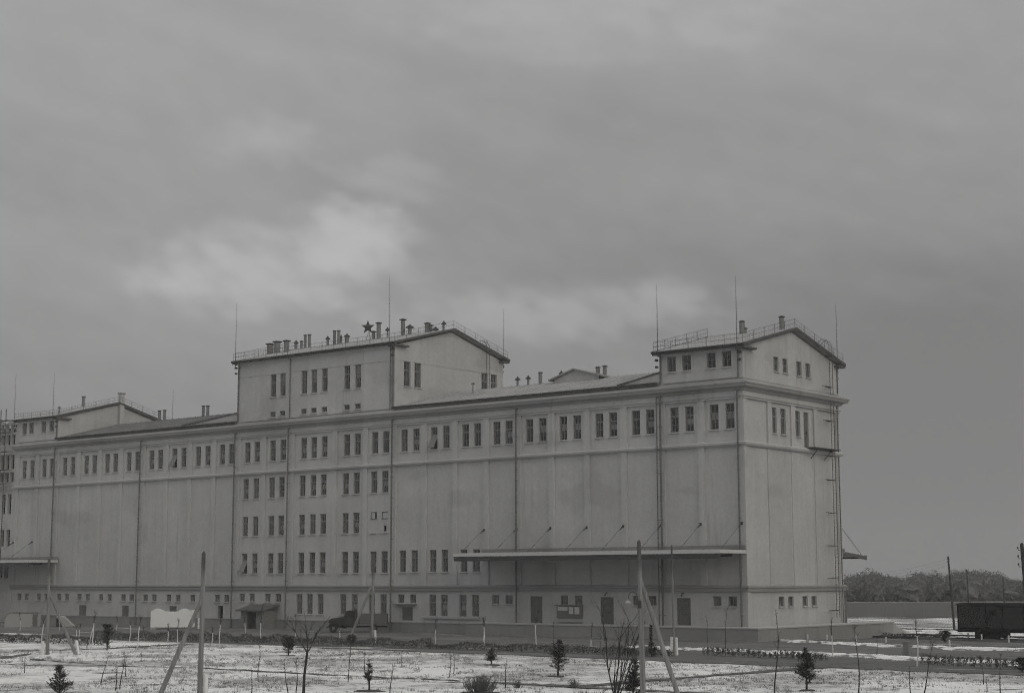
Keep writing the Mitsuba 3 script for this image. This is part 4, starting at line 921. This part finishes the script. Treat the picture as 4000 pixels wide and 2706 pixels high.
# ------------------------------------------------------------------ planting
def soil(x, y, rx, seed, parent):
    r_ = np.random.default_rng(seed); n = 14; z = float(relief(np.array([x]), np.array([y]))[0])
    g = np.arange(n) * 2 * np.pi / n; k = 1 + .2 * r_.normal(0, 1, n)
    v = [(x, y, z + .07)] + [(x + rx * .75 * k[i] * math.cos(g[i]), y + rx * .75 * k[i] * math.sin(g[i]), z + .05) for i in range(n)] + [(x + rx * k[i] * math.cos(g[i]), y + rx * k[i] * math.sin(g[i]), z - .08) for i in range(n)]
    f = [(0, 1 + i, 1 + (i + 1) % n) for i in range(n)] + [(1 + i, 1 + n + i, 1 + n + (i + 1) % n) for i in range(n)] + [(1 + i, 1 + n + (i + 1) % n, 1 + (i + 1) % n) for i in range(n)]
    put('soil_mound', MB().add(v, f), parent, mat='soil')


def sprays(pts, dirs, ln, wd, r_):
    n = len(pts); s_ = np.cross(dirs, r_.normal(0, 1, (n, 3))); s_ /= np.linalg.norm(s_, axis=1, keepdims=True) + 1e-9
    s_ *= np.asarray(wd).reshape(-1, 1); d = dirs * np.asarray(ln).reshape(-1, 1)
    v = np.stack([pts - s_ * .4, pts + s_ * .4, pts + d * .6 + s_, pts + d, pts + d * .6 - s_], 1).reshape(-1, 3)
    i = np.arange(n)[:, None] * 5
    return v, np.vstack([i + [0, 1, 2], i + [0, 2, 4], i + [4, 2, 3]])


def conifer(x, y, h, hw, label, seed, lean=0, form='cone', clear=.12, sparse=1.0, soil_r=0):
    k = thing('conifer', label, 'tree'); r_ = np.random.default_rng(seed); z0 = float(relief(np.array([x]), np.array([y]))[0])
    mb = MB().tube([(x, y, z0 - .05), (x + lean * .5, y, z0 + h * .5), (x + lean, y, z0 + h * .97)], [.05 + h * .008, .035, .008], 6)
    cr = MB(); nb = int((34 + 26 * h) * sparse); P, Dn = [], []
    for b in range(nb):
        t = clear + (1 - clear) * r_.uniform(0, 1) ** .8; 
        if form == 'cone': R = hw * (1 - t) ** .75 * 1.05
        elif form == 'spindle': R = hw * (min(1, (t - clear) / .22)) ** .7 * (1 - (t - clear) / (1 - clear)) ** .9 * 1.2
        elif form == 'spike': R = hw * (.12 + (max(0, .42 - t) / .42) ** .8)
        else: R = hw * math.sqrt(max(.03, 1 - ((t - .56) / .5) ** 2))
        R *= r_.uniform(.55, 1.12); a = r_.uniform(0, 2 * np.pi)
        if seed % 3 == 0 and math.cos(a * 2 + seed) > .75: R *= .55
        o = np.array([x + lean * t, y, z0 + h * t]); e = o + np.array([R * math.cos(a), R * math.sin(a), R * r_.uniform(.15, .75) - .0])
        if e[2] > z0 + h: e[2] = z0 + h - .02
        mb.tube([o, (o + e) / 2 + [0, 0, -.02], e], [.016, .011, .004], 3, False)
        m = max(5, int(26 * R / hw * (1 + h * .12)))
        s = r_.uniform(.18, 1.05, m)[:, None]; p = o + (e - o) * s + r_.normal(0, .035, (m, 3)); d = (e - o) / (np.linalg.norm(e - o) + 1e-6) + r_.normal(0, .55, (m, 3)) + [0, 0, .25]
        P.append(p); Dn.append(d / np.linalg.norm(d, axis=1, keepdims=True))
    P, Dn = np.vstack(P), np.vstack(Dn); n = len(P)
    cr.add(*sprays(P, Dn, r_.uniform(.09, .2, n), r_.uniform(.010, .026, n), r_))
    put('trunk', mb, k, mat='bark'); put('crown', cr, k, mat='needle')
    if soil_r: soil(x, y, soil_r, seed, k)


conifer(7.0, -85.1, 1.65, .75, 'wide open young spruce at the bottom edge near the left corner', 3, -.05, 'cone', .05, 1.2)
conifer(-39.0, -46.9, 2.3, .5, 'dark ragged juniper in the snow right of the leftmost telegraph pole', 4, -.05, 'round', .1, .8)
conifer(-18.1, -44.3, 1.55, .62, 'round dark bush on a bare soil pit left of the bare forked tree', 5, 0, 'round', .12, 1.0, .8)
conifer(17.7, -71.9, 1.8, .34, 'very sparse little conifer on a soil pit right of the bare forked tree', 6, -.04, 'spindle', .22, .45, .95)
conifer(5.4, -46.1, 1.15, .55, 'squat young conifer on a soil pit above the twiggy bush', 7, 0, 'cone', .2, .9, .75)
conifer(18.1, -54.7, 2.4, .82, 'dense tapering conifer left of the bare many stemmed shrub', 8, .1, 'spindle', .1, 1.2, .7)
conifer(7.7, -28.4, 2.55, .6, 'conifer with a thin spire over a bushy foot behind the lamp pole', 10, -.05, 'spike', .02, 1.3)
conifer(32.2, -66.6, 2.0, .62, 'dark pointed conifer directly left of the thick lamp pole', 11, .2, 'cone', .0, 1.3)
conifer(37.4, -56.9, 2.35, .72, 'flame shaped dark conifer in the snow at the bottom right', 13, 0, 'spindle', .12, 1.4, .5)
conifer(17.4, 6.6, 1.05, .5, 'small round dark shrub on the verge before the freight wagon', 14, 0, 'round', .05, .9)
conifer(40.2, -32.3, .95, .42, 'dark shrub cut off by the right edge beside the path', 16, 0, 'round', .03, 1.0)


def twiggy(x, y, h, hw, label, seed, n=60, name='bush', cat='bush', rad=.014):
    k = thing(name, label, cat); r_ = np.random.default_rng(seed); z0 = float(relief(np.array([x]), np.array([y]))[0]); mb = MB()
    for i in range(n):
        a = r_.uniform(0, 2 * np.pi); R = hw * r_.uniform(.15, 1); H_ = h * r_.uniform(.6, 1) * (1 - .3 * R / hw)
        b = np.array([x + R * .62 * math.cos(a), y + R * .62 * math.sin(a), z0 - .05]); e = np.array([x + R * math.cos(a), y + R * math.sin(a), z0 + H_])
        m = (b + e) / 2 + np.append(r_.normal(0, .07, 2), .06)
        mb.tube([b, m, e], [rad, rad * .8, rad * .35], 3, False)
        for j in range(5):
            s = r_.uniform(.3, .95); o = b + (e - b) * s; d = r_.normal(0, .16, 3); d[2] = abs(d[2]) + .12
            mb.tube([o, o + d * h * .45], [rad * .6, rad * .25], 3, False)
    put('twigs', mb, k, mat='twig'); return k


soil(24.0, -69.9, 1.1, 77, twiggy(24.1, -69.7, 1.15, 1.05, 'dense round bush of bare twigs at the bottom edge in the middle', 1, 190))
twiggy(25.3, -62.7, .65, .42, 'small leafless bush beside the narrow path, right of the round twig bush', 2, 40)
twiggy(22.9, -64.9, .55, .36, 'tiny leafless bush closest to the foot of the dense tapering conifer', 3, 34)
twiggy(26.9, -60.6, .5, .45, 'low leafless bush at the foot of the bare many stemmed shrub', 4, 40)


def branchy(k, stems, seed, r0, mat='bark', depth=3, ln=.55):
    r_ = np.random.default_rng(seed); mb = MB()

    def grow(o, d, L, r, lev):
        pts = [o]; dd = d / np.linalg.norm(d)
        for i in range(4):
            dd = dd + r_.normal(0, .07, 3) + [0, 0, .03]; dd /= np.linalg.norm(dd); pts.append(pts[-1] + dd * L / 4)
        mb.tube(pts, np.linspace(r, r * .45, 5), 5 if r > .02 else 3, False)
        if lev < depth:
            for i in range(3 if lev else 4):
                s = r_.integers(2, 5); nd = dd + r_.normal(0, .42, 3); nd[2] = abs(nd[2]) * .7 + .35
                grow(pts[s], nd, L * ln * r_.uniform(.7, 1.1), r * .5, lev + 1)
    for o, d, L in stems: grow(np.array(o, float), np.array(d, float), L, r0, 0)
    put('branches', mb, k, mat=mat)


k = thing('shrub', 'tall bare shrub with many spreading stems left of the thick lamp pole', 'shrub'); z = -.05
branchy(k, [((31.7, -67.5, z), (.0, .0, 1), 3.2), ((31.6, -67.5, z), (-.30, -.24, 1), 2.7), ((31.75, -67.45, z), (.22, .18, 1), 2.8), ((31.8, -67.4, z), (.46, .36, 1), 3.0), ((31.65, -67.5, z), (-.14, -.1, 1), 3.1), ((31.75, -67.5, z), (.10, .1, 1), 3.0), ((31.7, -67.5, z), (-.34, .1, 1), 2.1), ((31.8, -67.45, z), (.34, .0, 1), 2.4)], 12, .042, depth=3, ln=.5)
k = thing('tree', 'young bare tree forking low at the bottom, left of centre', 'tree')
put('trunk', MB().tube([(19.7, -79.0, -.1), (19.72, -78.97, 1.2), (19.85, -78.9, 2.5)], [.085, .07, .06], 8), k, mat='bark', smooth=50)
branchy(k, [((19.85, -78.9, 2.4), (-.28, -.2, 1), 1.3), ((19.85, -78.9, 2.45), (.42, .34, .9), 1.2), ((19.83, -78.9, 2.35), (.02, .1, 1), 1.5)], 8, .04, depth=3, ln=.6)

WS = [(-93.5, -18.6, 2.24, -.09, 1.29), (-89.6, -15.6, 2.04, -.08, 1.29), (-55.2, -42.5, 2.55, .21, 2.02), (-38.2, -49.2, 3.49, .23, 2.52), (-44.8, -44.6, 2.22, .4, 2.02), (-70.9, -21.2, 2.31, -.11, 1.43), (-53.4, -33.1, 2.17, .05, 1.73), (-35.0, -46.8, 3.0, .38, 2.22), (-55.9, -29.3, 1.49, -.05, .8),
      (-51.4, -29.8, 2.02, 0, 1.12), (-40.0, -38.0, 2.46, .03, 1.63), (-35.9, -36.3, 3.2, -.03, 2.17), (-37.9, -35.5, 1.92, -.01, 1.29), (-47.2, -23.0, 2.85, -.04, 1.82), (-38.8, -28.6, 3.9, .22, 2.07), (-40.6, -22.0, 2.8, -.01, 1.01), (-38.0, -18.2, 1.94, -.01, 1.04), (-19.4, -24.2, 2.57, -.12, 1.65),
      (-14.2, -23.5, 2.72, .03, 2.02), (-14.8, -22.7, 2.6, .03, 1.89), (-8.9, -22.5, 2.87, .07, 2.28), (-5.8, -18.3, 2.3, .18, .86), (-63.5, -32.2, 1.6, -.02, 1.1), (-54.4, -38.6, 1.9, .04, 1.4), (-50.0, -30.9, 1.6, .02, 1.1), (31.0, -28.7, 3.34, .01, 2.2), (19.4, -19.7, 3.1, .06, 1.74)]
DS = [(5.4, -79.8, 2.28, .22), (5.8, -80.4, 1.65, -.03), (-4.8, -71.5, 1.39, .04), (.5, -77.5, 1.84, .48), (-18.4, -59.4, .93, 0), (-13.2, -73.4, 1.03, 0), (3.4, -67.3, 2.18, .06), (17.0, -76.9, 2.13, -.03), (13.8, -77.3, 1.33, .04), (16.0, -76.6, 1.92, -.25), (3.9, -58, 1.49, .02), (.4, -50.4, 1.18, 0), (20.8, -73.5, 1.66, .14),
      (12.4, -58.8, 1.62, .03), (10.1, -55.8, 1.42, .07), (22.1, -65.1, 1.74, .13), (-6.3, -23.1, 2.57, -.09), (9.1, -19.3, 3.91, .2), (-.2, -7.2, 2.34, -.08), (37.8, -61.1, 4.49, .19), (41.4, -58.4, 3.89, -.09), (44.1, -56.3, 2.94, .72), (47.4, -53.8, 2.35, .18), (43.6, -56.7, 1.58, -.04), (-44.4, -45.1, 1.2, .18), (22.6, -18.1, 1.49, 0), (43.1, -45.7, 1.0, .01), (45.8, -51.7, .9, .04)]


def sapling(x, y, h, lean, white, seed, nth):
    r_ = np.random.default_rng(seed); z0 = float(relief(np.array([x]), np.array([y]))[0]) - .05; l = rr2 * lean
    if white: k = thing('sapling', f'young tree with a whitewashed trunk, {ORD[nth]} whitewashed one from the left', 'tree', 'whitewashed saplings before the warehouse')
    else: k = thing('sapling', f'thin dark bare sapling without whitewash, {ORD[nth]} such sapling from the left', 'tree', 'plain dark saplings')
    P_ = lambda t: np.array([x + l[0] * t, y + l[1] * t, z0 + h * t]) + np.array([.05 * math.sin(5 * t + seed), .04 * math.sin(7 * t + 2 * seed), 0]) * (h / 3)
    r0 = (.036 if white else .038) * (.8 + .1 * h)
    tw_ = (white / h) if white else 0.0
    if white: put('whitewashed_trunk', MB().tube([P_(t) for t in np.linspace(0, tw_, 6)], np.linspace(r0 * 1.15, r0 * .95, 6), 6), k, mat='whitewash')
    top = .86 if h > 1.2 else .98
    mb = MB().tube([P_(t) for t in np.linspace(tw_, 1, 7)], np.linspace(r0, .008, 7), 5)
    nb = int((10 if white else 5) * min(1.4, h / 2))
    for i in range(nb):
        t = r_.uniform(max(tw_ + .02, .55), .97); o = P_(t); a = r_.uniform(0, 2 * np.pi); L = h * r_.uniform(.05, .15)
        e = o + np.array([math.cos(a) * L * .6, math.sin(a) * L * .6, L]); mb.tube([o, (o + e) / 2 + r_.normal(0, .02, 3), e], [.011, .009, .004], 3, False)
        for j in range(3):
            s = o + (e - o) * r_.uniform(.3, .9); mb.tube([s, s + np.append(r_.normal(0, .07, 2), r_.uniform(.05, .16))], [.007, .003], 3, False)
    put('branches', mb, k, mat='bark')


for i, (s, n) in enumerate(zip(WS, ranks(WS))): sapling(*s, seed=100 + i, nth=n)
for i, (s, n) in enumerate(zip(DS, ranks(DS))): sapling(*s, None, seed=300 + i, nth=n)
k = thing('sapling', 'standard sapling with a clipped dark ball crown before the lorry', 'tree')
put('trunk', MB().tube([(11.1, -66.9, -.05), (11.15, -66.85, 1.3), (11.25, -66.8, 2.5)], [.03, .026, .02], 6), k, mat='bark')
r_ = np.random.default_rng(9); n = 900; d = r_.normal(0, 1, (n, 3)); d /= np.linalg.norm(d, axis=1, keepdims=True)
put('crown', MB().add(*sprays(np.array([11.25, -66.8, 2.62]) + d * np.array([.3, .3, .27]) * r_.uniform(.3, 1, (n, 1)), d, r_.uniform(.06, .14, n), r_.uniform(.008, .02, n), r_)), k, mat='hedge_leaf')


# hedges along the lawn edge: leaf clumps through a rough box
def hedge(pts, w, h, seed, label, dens=150, comb=0):
    p = np.asarray(pts, float); s = np.concatenate([[0], np.cumsum(np.linalg.norm(np.diff(p, axis=0), axis=1))]); r_ = np.random.default_rng(seed); n = int(s[-1] * dens)
    u = r_.uniform(0, s[-1], n)
    if comb: u = np.round(u / comb) * comb + r_.normal(0, comb * .17, n)
    c = np.stack([np.interp(u, s, p[:, 0]), np.interp(u, s, p[:, 1])], 1); t = np.stack([np.interp(u + .1, s, p[:, 0]), np.interp(u + .1, s, p[:, 1])], 1) - c
    hh = h * (.62 + .7 * meshkit.noise(np.stack([u * .7, u * 0, u * 0], -1), seed)); v = r_.uniform(0, 1, n) ** .7
    off = r_.normal(0, w * .33, n); xy = c + np.stack([-.62 * off, .78 * off], 1) * .9
    P_ = np.column_stack([xy, hg(xy[:, 0], xy[:, 1]) + hh * v]); d = r_.normal(0, .7, (n, 3)); d[:, 2] = np.abs(d[:, 2]) + .35; d /= np.linalg.norm(d, axis=1, keepdims=True)
    k = thing('hedge', label, 'hedge')
    put('foliage', MB().add(*sprays(P_, d, r_.uniform(.12, .26, n), r_.uniform(.015, .045, n), r_)), k, mat='hedge_leaf')
    mb = MB()
    for q in np.arange(0, s[-1], .5):
        x, y = np.interp(q, s, p[:, 0]), np.interp(q, s, p[:, 1]); z = float(hg(x, y)); mb.tube([(x, y, z - .05), (x + r_.normal(0, .06), y + r_.normal(0, .06), z + h * .7)], [.015, .006], 3, False)
    put('stems', mb, k, mat='bark')


hedge([(-64, -41.5), (-58, -42.2), (-47, -40.6)], 1.0, .75, 41, 'dark low hedge at the far left behind the leftmost telegraph pole', 190)
hedge([(-62, -31), (-50, -29.5), (-40, -28.6), (-26, -28.4), (-17, -27.6)], 1.3, .8, 42, 'long dark hedge along the far edge of the lawn on the left, before the hoarding', 170)
hedge([(-17, -28.0), (-8, -27.6), (3, -27.4), (9, -27.3)], 1.2, .5, 43, 'low hedge along the far edge of the lawn, before the middle windows', 150)
hedge([(9.6, -23.6), (15, -24.6), (22, -25.6)], 1.1, .5, 44, 'low clipped hedge of separate plants between the road and the path, before the building corner', 120, .55)
hedge([(30.2, -26.2), (36, -28.2), (44, -30.4), (52, -33)], 1.0, .55, 45, 'low row of separate clipped plants on snow along the path at the right', 120, .7)
hedge([(-6, 28.5), (1, 24.8), (6, 22.3), (11, 20.2)], .9, .45, 46, 'dark weedy strip along the near side of the siding', 110)

# ------------------------------------------------------------------ the winter air: far things fade a little
scene['haze_air'] = {'type': 'homogeneous', 'albedo': .97, 'sigma_t': .0003}
scene['haze'] = {'type': 'cube', 'to_world': ST().translate([-60, 200, 21]).scale([900, 900, 23]), 'bsdf': {'type': 'null'}, 'interior': {'type': 'ref', 'id': 'haze_air'}}
labels['haze'] = {'label': 'thin grey winter haze over the whole yard', 'category': 'haze', 'kind': 'stuff'}
scene['camera']['medium'] = {'type': 'ref', 'id': 'haze_air'}
